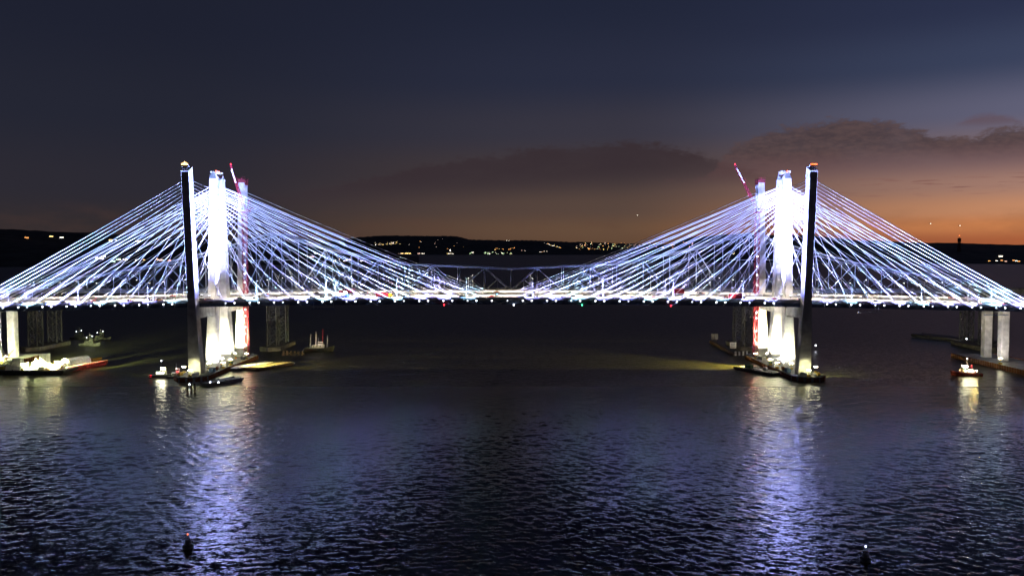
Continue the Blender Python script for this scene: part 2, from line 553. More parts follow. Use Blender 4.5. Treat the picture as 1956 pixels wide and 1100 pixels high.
# ------------------------------------------------------------------ the twin cable-stayed bridges
TX = 183.0                       # towers at x = -183 and +183
ZTOP, ZCAP, ZD = 126.5, 2.7, 46.0
def zdeck(x):
    ax = abs(x)
    return 47.95 - 0.000055 * ax * ax if ax < 190 else 47.95 - 0.000055 * 190 * 190 - 0.0209 * (ax - 190)
LEAN = math.tan(R(4.2))
LEG_T = 6.3
def leg_ring(tx, y_deck, sgn, z, inset=0.0, ztop=None):
    """octagonal section of a tower leg; sgn -1 leans towards the camera, +1 away. y_deck: near face at deck level"""
    yc = y_deck + LEG_T / 2 + sgn * LEAN * (z - ZD)
    if z > ZD:
        wx = 2.42 - 0.1 * (z - ZD) / 80
    else:
        wx = 2.42 + 1.45 * ((ZD - z) / 43.0)
    hx, hy, c = wx - inset, LEG_T / 2 - inset, 0.22
    pts = [(-hx + c, -hy), (hx - c, -hy), (hx, -hy + c), (hx, hy - c), (hx - c, hy), (-hx + c, hy), (-hx, hy - c), (-hx, -hy + c)]
    return [(tx + x, yc + y, z if ztop is None else z + ztop * (-sgn * y / LEG_T - 0.5)) for x, y in pts], yc
def make_leg(root, tx, y_deck, sgn, crown):
    b = MB()
    rings = []
    z = ZCAP
    rings.append(leg_ring(tx, y_deck, sgn, z)[0])
    nl = 24
    for i in range(1, nl):
        zz = ZCAP + (ZTOP - 4.0 - ZCAP) * i / nl
        for dz, ins in ((-0.16, 0), (-0.07, 0.09), (0.07, 0.09), (0.16, 0)):
            rings.append(leg_ring(tx, y_deck, sgn, zz + dz, ins)[0])
    rings.append(leg_ring(tx, y_deck, sgn, ZTOP - 4.0)[0])
    rings.append(leg_ring(tx, y_deck, sgn, ZTOP, 0.75 if crown == 'scaf' else 0.0, 3.4)[0])
    # slope: outer edge stays high
    b.loft(rings)
    leg = b.build('tower_leg', CONC, root)
    yc = leg_ring(tx, y_deck, sgn, ZTOP)[1]
    yo = yc + sgn * 1.6          # outer (high) side of the sloping top
    if crown in ('lamp', 'orange'):
        p = MB()
        p.box(tx - 2.0, tx + 2.0, yo - 1.1, yo + 1.1, ZTOP - 0.9, ZTOP + 0.15)
        for x in (-1.9, 0, 1.9):
            for y in (-1.0, 1.0):
                p.tube((tx + x, yo + y, ZTOP + 0.15), (tx + x, yo + y, ZTOP + 1.2), 0.05, 4)
        for y in (-1.0, 1.0):
            p.beam((tx - 1.9, yo + y, ZTOP + 1.15), (tx + 1.9, yo + y, ZTOP + 1.15), 0.08)
        p.build('top_platform', DECKG, leg)
        l = MB()
        for k in range(5):
            x = tx - 1.6 + 0.8 * k
            hgt = 0.9 if crown == 'orange' else (0.9, 1.3, 2.0, 1.5, 0.9)[k]
            l.tube((x, yo - 1.25, ZTOP + 0.05), (x, yo - 1.25, ZTOP + hgt), 0.33, 6, 0.2)
        l.build('aviation_beacon', E_ORANGE if crown == 'orange' else E_WARM, leg)
    elif crown == 'form':        # red formwork box still round the top
        p = MB()
        p.box(tx - 2.6, tx + 2.6, yc - 3.3, yc + 3.3, ZTOP - 3.6, ZTOP + 0.4)
        p.build('formwork', mat('dull_red_formwork', (0.16, 0.012, 0.02), 0.7, var=0.2), leg)
        q = MB()
        for x in (-2.5, 0, 2.5):
            for y in (-3.2, 3.2):
                q.tube((tx + x, yc + y, ZTOP + 0.4), (tx + x, yc + y, ZTOP + 1.6), 0.07, 4)
        for y in (-3.2, 3.2):
            q.beam((tx - 2.5, yc + y, ZTOP + 1.5), (tx + 2.5, yc + y, ZTOP + 1.5), 0.1)
        q.build('guard_rail', RED, leg)
    else:                        # scaffold with sheets
        q = MB()
        for x in (-2.3, -0.8, 0.8, 2.3):
            hh = random.uniform(0.8, 2.2)
            q.tube((tx + x, yo - 1.2, ZTOP - 1.0), (tx + x, yo - 1.2, ZTOP + hh), 0.09, 4)
            q.tube((tx + x, yo + 1.2, ZTOP - 1.0), (tx + x, yo + 1.2, ZTOP + hh), 0.09, 4)
            q.box(tx + x - 0.6, tx + x + 0.6, yo - 1.3, yo - 1.2, ZTOP - 0.2, ZTOP + hh * 0.8)
        tag(q.build('scaffold', WHITE, leg), kind='stuff')
        l = MB()
        l.tube((tx + 0.8, yo - 1.5, ZTOP + 0.3), (tx + 0.8, yo - 1.5, ZTOP + 1.5), 0.42, 6)
        l.build('aviation_beacon', E_ORANGE, leg)
    return leg

CAB_MAIN = [17.3 + 14.5 * k for k in range(12)]
CAB_SIDE = [11.7 + 14.5 * k for k in range(9)] + [132.5, 137.0, 141.5]
CAB_Z = [86.0, 94.5, 99.0, 102.0, 104.0, 106.0, 108.0, 110.0, 112.0, 114.0, 116.0, 118.0]
CAB_R = 0.165
def make_cables(root, y_deck, sgn, y_anchor):
    for s in (-1, 1):
        tx = s * TX
        for main in (True, False):
            dirx = -s if main else s
            for k, dist in enumerate(CAB_MAIN if main else CAB_SIDE):
                xa = tx + dirx * dist
                zt = CAB_Z[k]
                yc = y_deck + LEG_T / 2 + sgn * LEAN * (zt - ZD)
                top = Vector((tx + dirx * 1.9, yc, zt))
                bot = Vector((xa, y_anchor, zdeck(xa) - 0.4))
                d = (bot - top).normalized()
                bot = bot + d * (3.0 / max(0.3, -d.z))   # runs on past the deck edge to its anchor
                # slight sag
                b = MB()
                n = 5
                pts = []
                Ln = (bot - top).length
                for i in range(n + 1):
                    f = i / n
                    p = top.lerp(bot, f)
                    p.z -= 4 * f * (1 - f) * (Ln / 170.0) ** 2 * 1.0
                    pts.append(p)
                for i in range(n):
                    b.tube(pts[i], pts[i + 1], CAB_R, 6, cap=False)
                b.build('stay_cable', CABLE, root)
LAV = (0.29, 0.31, 1.0)
CYA = (0.32, 0.64, 1.0)
def lens_fixture():
    b = MB()
    b.mi = 0; b.box(-0.35, 0.35, 0.0, 0.5, -0.35, 0.35)
    b.mi = 1; b.tube((0, -0.12, 0), (0, 0.02, 0), 0.42, 8)
    return b.mesh('cable_floodlight', [DARK, E_COOL])
LENS = lens_fixture()
LENS_B = LENS.copy(); LENS_B.materials[1] = emitter('cool_white_lens_dim', (0.80, 0.86, 1.0), 3.0)
P_CABLE = 300000.0
P_TOWER = 380000.0

def make_bridge(label, y0, y1, legs, yA, crowns, pier_y, tower_pow):
    root = thing('cable_stayed_bridge', label, 'bridge')
    # deck: y0..y1
    xs = [-460 + 10 * i for i in range(93)]
    def strip(name, prof, m, parent, xs=xs):
        """closed profile (y, dz from deck level) swept along the deck"""
        b = MB()
        b.loft([[(x, y, zdeck(x) + dz) for y, dz in prof] for x in xs])
        return b.build(name, m, parent)
    deck = strip('deck', [(y0, -0.35), (y1, -0.35), (y1, 0.0), (y0, 0.0)], ASPH, root)
    strip('edge_girder', [(y0 + 0.3, -3.4), (y0 + 1.3, -3.4), (y0 + 1.3, -0.36), (y0 + 0.3, -0.36)], STEELB, deck)
    strip('edge_girder', [(y1 - 1.3, -3.4), (y1 - 0.3, -3.4), (y1 - 0.3, -0.36), (y1 - 1.3, -0.36)], STEELB, deck)
    strip('fascia', [(y0 - 0.2, -1.0), (y0 - 0.004, -1.0), (y0 - 0.004, 0.15), (y0 - 0.2, 0.15)], CONC2, deck)
    ym = (y0 + y1) / 2
    for y in (y0 + 0.35, y1 - 0.35):
        strip('parapet', [(y - 0.25, 0.004), (y + 0.25, 0.004), (y + 0.13, 1.05), (y - 0.13, 1.05)], CONC, deck)
    strip('median_barrier', [(ym - 0.3, 0.004), (ym + 0.3, 0.004), (ym + 0.1, 0.95), (ym - 0.1, 0.95)], CONC, deck)
    for y in (y0 + 1.4, ym - 1.1, ym + 1.1, y1 - 1.4):
        strip('edge_line', [(y - 0.1, 0.004), (y + 0.1, 0.004), (y + 0.1, 0.012), (y - 0.1, 0.012)], PAINT, deck)
    for y in (y0 + 4.9, y0 + 8.3, y1 - 8.3, y1 - 4.9):
        b = MB()
        x = -430
        while x < 430:
            z = zdeck(x + 1.5) + 0.03
            b.box(x, x + 3, y - 0.08, y + 0.08, z - 0.05, z)
            x += 12
        tag(b.build('lane_dashes', PAINT, deck), kind='stuff')
    # towers
    for tx, cr in ((-TX, crowns[0]), (TX, crowns[1])):
        for (yd, sg), c in zip(legs, cr):
            make_leg(root, tx, yd, sg, c)
        # crossbeam under the deck, haunched
        ya = legs[0][0] + LEG_T - 0.6; yb = legs[1][0] + 0.6
        zt = zdeck(tx) - 3.45
        b = MB()
        b.yprism([(ya, zt), (ya, zt - 9.5), (ya + 3.2, zt - 6.6), (yb - 3.2, zt - 6.6), (yb, zt - 9.5), (yb, zt)], tx - 2.0, tx + 2.0)
        b.build('crossbeam', CONC, root)
    # cables
    for (yd, sg), yan in zip(legs, yA):
        make_cables(root, yd, sg, yan)
    # approach piers
    for x in (-341, 338.6):
        zt = zdeck(x) - 3.45
        pc = MB()
        pc.yprism([(y0 - 1.2, zt), (y0 - 1.2, zt - 1.8), (y0 + 1.5, zt - 4.0), (y1 - 1.5, zt - 4.0), (y1 + 1.2, zt - 1.8), (y1 + 1.2, zt)], x - 2.3, x + 2.3)
        cap = pc.build('pier_cap', CONC, root)
        for y in pier_y:
            c = MB()
            h = 2.65
            ch = 0.5
            sect = [(-h + ch, -h), (h - ch, -h), (h, -h + ch), (h, h - ch), (h - ch, h), (-h + ch, h), (-h, h - ch), (-h, -h + ch)]
            rings = []
            for zz in [2.7 + (zt - 4.0 - 2.7) * i / 7 for i in range(8)]:
                for dz, ins in ((-0.1, 0), (0.0, 0.07), (0.1, 0)):
                    k = (h - ins) / h
                    rings.append([(x + px * k, y + py * k, min(max(zz + dz, 2.7), zt - 4.0 + 0.2)) for px, py in sect])
            c.loft(rings)
            c.build('pier_column', CONC, cap)
    # cable floodlights on both deck edges: a pair at every cable anchor; rearmost spots light the truss
    for row, (ye, (yd, sg)) in enumerate(zip(yA, legs)):
        k = 0
        back = row == 1 and y0 > 40  # far deck's back row: spots turned outward, added to light the old truss
        for s in (-1, 1):
            dists = [(-s, d) for d in CAB_MAIN] + [(s, d) for d in [11.7 + 14.5 * k for k in range(10)]]
            for (dx, dist) in dists:
                xa = s * TX + dx * dist
                for off in (1.5, 6.8):
                    x = xa + dx * off
                    if dx == -s and abs(x) < 2.0:
                        continue
                    z = zdeck(x) - 1.1
                    yy = ye - 0.7 if row == 0 else ye - 0.4
                    fx = link('cable_floodlight', LENS_B if (k * 7) % 5 == 0 else LENS, root, (x, yy, z) if row == 0 else (x, yy, z + 1.2))
                    if off > 2:
                        pw = P_CABLE * (0.34 if dist < 50 else (1.0 if dist < 120 or dx == s else (0.7 if dist < 150 else 0.4)))
                        pw *= (2.7 if row == 0 else 0.5) if y0 < 40 else (0.30 if back else 0.18)
                        lo = (0, -2.4, -1.4) if row == 0 else ((0, 1.3, -0.4) if back else (0, -1.6, 0.9))
                        spot('cable_or_truss_spot', fx, lo, (lo[0] + dx * -0.35, lo[1] + (0.45 if back else -0.08), lo[2] + 1.0), pw, LAV if (k % 3) else CYA, 150 if back else (128 if row == 0 and y0 < 40 else 114), 1.0, 0.5)
                    k += 1
    # tower floodlights standing on the deck
    def flood(x, y, sd):
        g = MB()
        g.mi = 0
        g.tube((0, 0, 0.0), (0, 0, 2.2), 0.12, 6)
        g.box(-0.9, 0.9, -0.5, 0.5, 2.2, 2.9)
        g.mi = 1
        g.box(-0.8, 0.8, -0.4, 0.4, 2.9, 2.95)
        fx = g.build('tower_floodlight', [DARK, E_COOL], root)
        fx.location = (x, y, zdeck(x))
        return fx
    for s in (-1, 1):
        tx = s * TX
        for sd in (-1, 1):
            x = tx + sd * 34
            fx = flood(x, ym + 1.2, sd)
            for yd, sg in legs:
                tgt = Vector((tx - x, yd + LEG_T / 2 + sg * LEAN * 42 - ym - 1.2, 92 - zdeck(x)))
                spot('tower_spot', fx, (-sd * 0.6, 0, 3.4), tgt, tower_pow * (2.4 if sg < 0 and y0 < 40 else 1.0), (0.42, 0.44, 1.0), 76, 0.6, 0.4)
            # uplights between the legs wash the camera-side face of the rear leg, and from the back edge the next tower
            if y0 < 40:
                fx = flood(tx + sd * 3.6, ym, sd)
                spot('tower_uplight', fx, (0, 0.3, 3.4), (-sd * 3.0, legs[1][0] + LEAN * 40 - ym, 40), 4000000, (0.33, 0.36, 1.0), 36, 0.8, 0.4)
                fx = flood(tx + sd * 5.5, y1 - 1.2, sd)
                spot('tower_uplight', fx, (0, 0.3, 3.4), (-sd * 4.6, 52.5 - LEAN * 40 - y1, 40), 1300000, (0.38, 0.40, 1.0), 34, 0.8, 0.4)
    return root

LEGS1 = [(0.0, -1), (32.4, 1)]
LEGS2 = [(52.5, -1), (85.9, 1)]
near_bridge = make_bridge('nearer of the twin cable-stayed bridges, its front tower legs dark', 6.9, 31.8, LEGS1, (5.4, 33.0),
                          ((('lamp'), ('scaf')), (('orange'), ('scaf'))), (10.5, 28.5), P_TOWER)
far_bridge = make_bridge('farther of the twin cable-stayed bridges, red formwork on its rear legs', 59.4, 85.4, LEGS2, (57.9, 86.6),
                         ((('scaf'), ('form')), (('scaf'), ('form'))), (63.0, 82.0), P_TOWER * 0.03)
# navigation lamps under the near deck edge
for px, py, m in ((848, 583, E_RED), (1112, 583, E_GREEN), (1282, 585, E_RED), (981.5, 583, E_COOL)):
    x = CAM.x + (px - 978) / FPX * (478)
    b = MB()
    b.mi = 0; b.tube((x, 6.2, zdeck(x) - 0.9), (x, 6.2, zdeck(x) - 3.2), 0.09, 5)
    b.mi = 1; b.tube((x, 6.2, zdeck(x) - 4.1), (x, 6.2, zdeck(x) - 3.2), 0.45, 8, 0.3)
    b.build('navigation_lamp', [DARK, m], near_bridge)

# ------------------------------------------------------------------ old cantilever truss bridge behind
def make_old_bridge():
    root = thing('truss_bridge', 'old grey steel cantilever truss bridge behind the lit cable bridges', 'bridge')
    XC, SUB = 6.4, 10.24
    YP = (144.0, 170.0)
    TOPZ = [(0, 62.4), (8, 66.0), (13.6, 76.5), (18, 90.0), (22, 78.0), (25.5, 68.5), (30.6, 58.5), (36, 53.0)]
    def tz(i):
        i = abs(i)
        for (a, za), (b, zb) in zip(TOPZ, TOPZ[1:]):
            if i <= b:
                k = (i - a) / (b - a)
                return za + (zb - za) * k
        return 53.0
    BZ = 45.0
    X = lambda i: XC + SUB * i
    for y in YP:
        P = lambda i, z: (X(i), y, z)
        for i in range(-36, 36, 2):
            b = MB(); b.beam(P(i, tz(i)), P(i + 2, tz(i + 2)), 1.1, 1.35); b.build('top_chord', OLDST, root)
            b = MB(); b.beam(P(i, BZ), P(i + 2, BZ), 1.0, 1.3); b.build('bottom_chord', OLDST, root)
        for i in range(-36, 37, 2):
            b = MB(); b.beam(P(i, BZ), P(i, tz(i)), 0.75, 0.7); b.build('vertical_post', OLDST, root)
        for i in range(-34, 37, 4):       # top nodes at i = 2 mod 4
            if i > 34: continue
            for s in (-1, 1):
                j = i + 2 * s
                if abs(j) > 36: continue
                b = MB(); b.beam(P(i, tz(i) - 0.4), P(j, BZ + 0.4), 0.75, 0.85); b.build('diagonal', OLDST, root)
                mx, mz = i + s, (tz(i) + BZ) / 2
                b = MB(); b.beam(P(mx, BZ), P(mx, mz), 0.35, 0.4); b.build('sub_post', OLDST, root)
                b = MB(); b.beam(P(mx, mz), P(i, BZ + 0.3), 0.4, 0.45); b.build('sub_diagonal', OLDST, root)
    for i in range(-36, 37, 2):
        b = MB(); b.beam((X(i), YP[0], tz(i)), (X(i), YP[1], tz(i)), 0.6, 0.6); b.build('cross_strut', OLDST, root)
    for i in (-18, 18):                   # portal braces at the main piers
        for d in (-2, 2):
            b = MB()
            z = (tz(i) + BZ) / 2 + 2
            b.beam((X(i), YP[0] - 0.6, z), (X(i + d), YP[0] - 0.6, z), 0.5, 0.6)
            b.build('brace', OLDST, root)
    b = MB()
    b.box(X(-60), X(60), YP[0] + 1.2, YP[1] - 1.2, BZ - 1.2, BZ + 0.7)
    dk = b.build('deck', ASPH, root)
    for y in (YP[0] + 1.4, YP[1] - 1.7):
        b = MB(); b.box(X(-60), X(60), y, y + 0.3, BZ + 0.704, BZ + 1.7); b.build('parapet', CONC2, dk)
    for i in (-60, -48, -36, -18, 18, 36, 48, 60):
        for y in YP:
            leg = None
            w = 3.5
            hx = X(i)
            pb = MB()
            pb.box(hx - 4.2, hx + 4.2, y - 4.2, y + 4.2, BZ - 3.0, BZ - 0.7)
            leg = pb.build('trestle_cap', TRES, root)
            cs_ = [(hx + a * w, y + c * w) for a, c in ((-1, -1), (1, -1), (1, 1), (-1, 1))]
            for cx, cy in cs_:
                b = MB(); b.beam((cx, cy, 3.0), (cx, cy, BZ - 3.0), 0.8, 0.8); b.build('post', TRES, leg)
            b = MB()
            nlev = 7
            for l in range(nlev):
                z0 = 3.2 + (BZ - 6.2) * l / nlev; z1 = 3.2 + (BZ - 6.2) * (l + 1) / nlev
                for (ax, ay), (bx_, by_) in zip(cs_, cs_[1:] + cs_[:1]):
                    b.beam((ax, ay, z0), (bx_, by_, z1), 0.3)
                    b.beam((bx_, by_, z0), (ax, ay, z1), 0.3)
                    b.beam((ax, ay, z1), (bx_, by_, z1), 0.3)
            tag(b.build('lattice_bracing', TRES, leg), kind='stuff')
        c = MB()
        c.prism([(X(i) - 8, YP[0] - 8), (X(i), YP[0] - 13), (X(i) + 8, YP[0] - 8), (X(i) + 8, YP[1] + 8), (X(i), YP[1] + 13), (X(i) - 8, YP[1] + 8)], -2, 3.0)
        c.build('caisson', mat('wet_dark_concrete', (0.10, 0.095, 0.085), 0.8, var=0.3, scale=0.35), root)
    return root
make_old_bridge()

# ------------------------------------------------------------------ tower platforms in the water
def make_platform(tx, label, inner):
    """long pile cap under all four legs of a tower pair; inner = +1 / -1 side that faces mid-span"""
    root = thing('pier_platform', label, 'platform', (tx, 0, 0))
    hw, ya, yb = 10.0, -9.0, 98.0
    poly = [(-hw, ya + 7), (-hw * 0.45, ya), (hw * 0.45, ya), (hw, ya + 7), (hw, yb - 7), (hw * 0.45, yb), (-hw * 0.45, yb), (-hw, yb - 7)]
    b = MB(); b.prism(poly, 0.2, ZCAP - 0.02); b.build('pile_cap', CONC2, root)
    b = MB()
    for (x0, y0), (x1, y1) in zip(poly, poly[1:] + poly[:1]):
        b.beam((x0 * 0.985, y0 + (0.1 if y0 < 40 else -0.1), ZCAP + 0.15), (x1 * 0.985, y1 + (0.1 if y1 < 40 else -0.1), ZCAP + 0.15), 0.3, 0.36)
    b.build('kerb', CONC2, root)
    pm = MB()
    pm.box(-0.22, 0.22, -1.5, 1.5, -1.0, 1.9)
    pm.box(0.22, 0.36, -1.3, -1.0, -1.0, 2.2)
    pm.box(0.22, 0.36, 1.0, 1.3, -1.0, 2.2)
    pm.box(0.22, 0.40, -1.4, 1.4, 0.5, 0.9)
    panel = pm.mesh('fender_panel', RUST)
    for s in (-1, 1):
        y = ya + 9
        while y < yb - 8:
            link('fender_panel', panel, root, (s * (hw + 0.24), y, 0.6), (0, 0, 0 if s > 0 else math.pi))
            y += 4.0
    for (x0, y0), (x1, y1) in zip(poly, poly[1:] + poly[:1]):
        d = Vector((x1 - x0, y1 - y0))
        if d.length > 30: continue
        n = max(2, int(d.length / 3.6))
        for k in range(n):
            f = (k + 0.5) / n
            nx, ny = d.y / d.length, -d.x / d.length
            link('fender_panel', panel, root, (x0 + d.x * f + nx * 0.24, y0 + d.y * f + ny * 0.24, 0.55), (0, 0, math.atan2(ny, nx)))
    pile = MB(); pile.tube((0, 0, -3), (0, 0, 0.25), 0.7, 8)
    pme = pile.mesh('pile', DARK)
    for s in (-1, 1):
        for k in range(13):
            link('pile', pme, root, (s * 8.2, ya + 8 + k * 7.6, 0))
    return root
make_platform(-TX, 'long concrete pier platform under the left towers', 1)
make_platform(TX, 'long concrete pier platform under the right towers', -1)

# platforms of the approach piers, rusty sheet piles round them
def make_pier_platform(x, label):
    root = thing('pier_platform', label, 'platform', (x, 0, 0))
    b = MB(); b.box(-15, 15, -6, 98, -0.5, ZCAP); b.build('pile_cap', CONC, root)
    sp = MB(); sp.yprism([(-0.55, -2), (0.55, -2), (0.55, 3.2), (-0.55, 3.2)], -0.3, 0.0)
    sme = sp.mesh('sheet_pile', RUST)
    for s in (-1, 1):
        y = -5.2
        k = 0
        while y < 98:
            link('sheet_pile', sme, root, (s * (15.02 + (0.28 if k % 2 else 0.0)) if s > 0 else -15.0 - (0.28 if k % 2 else 0.0), y, 0), (0, 0, 0 if s < 0 else math.pi))
            y += 1.3; k += 1
    return root
make_pier_platform(338.6, 'pier platform walled by rusty sheet piles at the right edge')
make_pier_platform(-341.0, 'pier platform behind the floodlit barge at the left edge')

# ------------------------------------------------------------------ floodlight towers for the works at the water
def light_mast_mesh():
    b = MB()
    b.mi = 0
    b.box(-0.9, 0.9, -0.6, 0.6, 0.2, 1.2)
    b.tube((0, 0, 1.2), (0, 0, 3.6), 0.09, 6)
    b.box(-0.9, 0.9, -0.06, 0.06, 3.5, 3.62)
    for x in (-0.9, 0.9):
        for y in (-0.6, 0.6):
            b.tube((x, y, 0.0), (x, y, 0.3), 0.1, 5)
    b.mi = 1
    for x in (-0.7, 0.0, 0.7):
        b.box(x - 0.32, x + 0.32, -0.12, 0.12, 3.62, 4.12)
    return b.mesh('light_tower', [YELL, E_WORK])
LMAST = light_mast_mesh()
WORKC = (1.0, 0.96, 0.48)
def light_tower(loc, target, power, label, color=WORKC, cone=74):
    o = link('light_tower', LMAST, None, loc)
    tag(o, label, 'floodlight', 'floodlight towers on the works')
    spot('work_spot', o, (0, 0, 4.4), Vector(target) - Vector(loc), power, color, cone, 0.7, 0.35)
    return o
LEGN = ['front leg', 'second leg', 'third leg', 'rear leg']
for s, side in ((-1, 'left'), (1, 'right')):
    tx = s * TX
    inn = -s
    specs = [  # y of lamp, x offset towards mid-span, target y, target z, power
        (-6.0, inn * 1.0, 3.2, 7, 8000),
        (22.0, inn * 1.5, 30.5, 14, 80000),
        (44.0, inn * 1.5, 55.0, 16, 260000),
        (71.0, inn * 0.5, 83.0, 18, 520000)]
    for (y, xo, ty, tz_, pw), nm in zip(specs, LEGN):
        light_tower((tx + xo, y, ZCAP), (tx, ty, tz_), pw, 'floodlight tower lighting the %s of the %s towers' % (nm, side))
    light_tower((tx + inn * 9.0, 26, ZCAP), (tx, 36, 22), 70000, 'added floodlight tower on the mid-span edge washing the leg sides of the %s towers' % side, (0.85, 0.85, 0.9), 130)  # lamp added to brighten the dark sides of the legs
    light_tower((tx + inn * 9.0, 70, ZCAP), (tx, 66, 22), 70000, 'added floodlight tower on the mid-span edge near the rear legs of the %s towers' % side, (0.95, 0.9, 0.75), 130)  # second added lamp for the leg sides, towards the rear
    # one lamp at the mid-span edge lights the water beside the platform
    light_tower((tx + inn * 8.6, 40, ZCAP), (tx + inn * 36, 52, 0), 1900000 if s > 0 else 600000, 'floodlight tower shining on the water beside the %s towers' % side, (1.0, 0.82, 0.18), 56)
    light_tower((tx - inn * 8.4, 8, ZCAP), (tx - inn * 30, 20, 0), 110000, 'floodlight tower at the outer edge of the %s tower platform' % side, (0.9, 0.95, 0.35), 70)

light_tower((326, 45, ZCAP), (337, 66, 22), 26000, 'added floodlight tower on the right-hand pier platform', (1.0, 0.9, 0.85), 100)  # lamp added to brighten the right approach pier
# ------------------------------------------------------------------ clutter: containers, generators, crates
def container(loc, rz, m, label, sx=6.0, sy=2.4, sz=2.5):
    o = thing('shipping_container', label, 'container', loc, rz, 'containers on the works')
    b = MB(); b.box(-sx / 2, sx / 2, -sy / 2, sy / 2, 0, sz); b.build('body', m, o)
    r = MB()
    n = int(sx / 0.6)
    for k in range(n):
        x = -sx / 2 + 0.3 + k * (sx - 0.6) / (n - 1)
        for y in (-sy / 2 - 0.05, sy / 2 + 0.05):
            r.box(x - 0.12, x + 0.12, y - 0.045, y + 0.045, 0.15, sz - 0.15)
    tag(r.build('wall_ribs', m, o), kind='stuff')
    for s in (-1, 1):
        d = MB(); d.box(sx / 2 + 0.003, sx / 2 + 0.06, min(s * 0.05, s * (sy / 2 - 0.1)), max(s * 0.05, s * (sy / 2 - 0.1)), 0.15, sz - 0.15)
        d.build('door', m, o)
    return o
def generator(loc, rz, m, label):
    o = thing('generator', label, 'generator', loc, rz, 'generators on the works')
    b = MB(); b.xprism([(-1.6, 0.35), (1.6, 0.35), (1.6, 1.7), (1.3, 2.0), (-1.3, 2.0), (-1.6, 1.7)], -0.7, 0.7); b.build('housing', m, o)
    b = MB(); b.box(-1.8, 1.8, -0.6, 0.6, 0, 0.35); b.build('skid', DARK, o)
    b = MB(); b.tube((1.0, 0, 2.0), (1.0, 0, 2.7), 0.09, 6); b.build('exhaust', DARK, o)
    return o
cl = [WHITE, BLUE, YELL, GREEN, RUST, DECKG]
cn = ['white', 'blue', 'yellow', 'green', 'rust-brown', 'grey']
for s, side in ((-1, 'left'), (1, 'right')):
    tx = s * TX; inn = -s
    spots_ = [(inn * 7.2, 12, 1, 0), (inn * 7.0, 21, 4, 1), (inn * 7.6, 34, 0, 0), (inn * 7.2, 44.5, 3, 1), (inn * 7.4, 68, 5, 0), (-inn * 6.5, -1, 2, 1), (inn * 4, -5, 0, 0)]
    where = ['beside the front leg', 'just behind the front leg', 'beside the second leg', 'between the second and third leg', 'between the third and rear leg', 'on the outer side of the front leg', 'at the front tip']
    for (dx, y, ci, kind), wh in zip(spots_, where):
        if kind == 0:
            container((tx + dx, y, ZCAP), math.pi / 2 + random.uniform(-0.1, 0.1), cl[ci], '%s container %s of the %s tower platform' % (cn[ci], wh, side), 5.0)
        else:
            generator((tx + dx, y, ZCAP), math.pi / 2 + random.uniform(-0.2, 0.2), cl[ci], '%s generator %s of the %s tower platform' % (cn[ci], wh, side))

# ------------------------------------------------------------------ red luffing cranes beside the rear legs
def lattice(b, p, q, w0, w1, nbay, r, rb):
    p, q = Vector(p), Vector(q)
    d = (q - p).normalized()
    u = Vector((0, 1, 0)) if abs(d.y) < 0.9 else Vector((1, 0, 0))
    a = d.cross(u).normalized(); c = a.cross(d)
    def corner(t, k):
        w = (w0 + (w1 - w0) * t) / 2
        sx, sy = ((-1, -1), (1, -1), (1, 1), (-1, 1))[k % 4]
        return p.lerp(q, t) + a * sx * w + c * sy * w
    for k in range(4):
        b.beam(corner(0, k), corner(1, k), r)
    for i in range(nbay):
        t0, t1 = i / nbay, (i + 1) / nbay
        for k in range(4):
            if (i + k) % 2: b.beam(corner(t0, k), corner(t1, k + 1), rb)
            else: b.beam(corner(t0, k + 1), corner(t1, k), rb)
            b.beam(corner(t1, k), corner(t1, k + 1), rb)
def tower_crane(x, y, jib, label, lamps):
    o = thing('tower_crane', label, 'crane', (x, y, ZCAP), 0)
    b = MB(); lattice(b, (0, 0, 0), (0, 0, 100), 2.7, 2.7, 36, 0.32, 0.2); b.build('mast', RED, o)
    b = MB(); b.box(-2.2, 2.2, -2.2, 2.2, 100, 101.2); b.build('slewing_platform', RED, o)
    b = MB(); b.box(-1.2, 0.6, -3.6, -2.25, 101.2, 103.6); c = b.build('cab', WHITE, o)
    b = MB(); b.box(-1.0, 0.4, -3.66, -3.604, 102.1, 103.3); b.build('window', GLASSD, c)
    b = MB(); lattice(b, (0.5, 0, 101.2), (jib[0], 0, jib[1]), 1.7, 0.9, 16, 0.26, 0.16); j = b.build('jib', RED, o)
    f0 = 0.62
    p0 = Vector((0.5, 0, 101.2)).lerp(Vector((jib[0], 0, jib[1])), f0); p1 = Vector((0.5, 0, 101.2)).lerp(Vector((jib[0], 0, jib[1])), 0.93)
    b = MB(); b.beam(p0 + Vector((0, -0.75, 0)), p1 + Vector((0, -0.75, 0)), 0.12, 0.9); b.build('white_panel', WHITE, j)
    b = MB(); b.tube((jib[0], 0, jib[1] + 0.3), (jib[0], 0, jib[1] + 1.3), 0.35, 6); b.build('jib_lamp', E_RED, j)
    b = MB(); lattice(b, (-0.5, 0, 101.6), (6.5, 0, 102.2), 1.6, 1.6, 4, 0.25, 0.15); cj = b.build('counter_jib', RED, o)
    b = MB(); b.box(5.0, 7.4, -1.2, 1.2, 100.2, 102.9); b.build('counterweight', DECKG, cj)
    b = MB(); b.tube((1.5, 0, 101.2), (3.4, 0, 109), 0.22, 6); b.tube((3.4, 0, 109), (6.0, 0, 102.6), 0.12, 5); b.tube((3.4, 0, 109), (jib[0] * 0.9, 0, 101 + (jib[1] - 101) * 0.9), 0.06, 4); b.build('back_stay', RED, o)
    for z in lamps:
        b = MB(); b.tube((0, -1.55, z), (0, -1.35, z), 0.5, 6); b.build('mast_lamp', E_COOL, o)
    return o
tower_crane(-TX + 4.3, 84.2, (-9.0, 133), 'red luffing tower crane beside the rear leg of the left towers', [8, 16, 21, 28.5, 33, 52, 58, 64, 72])
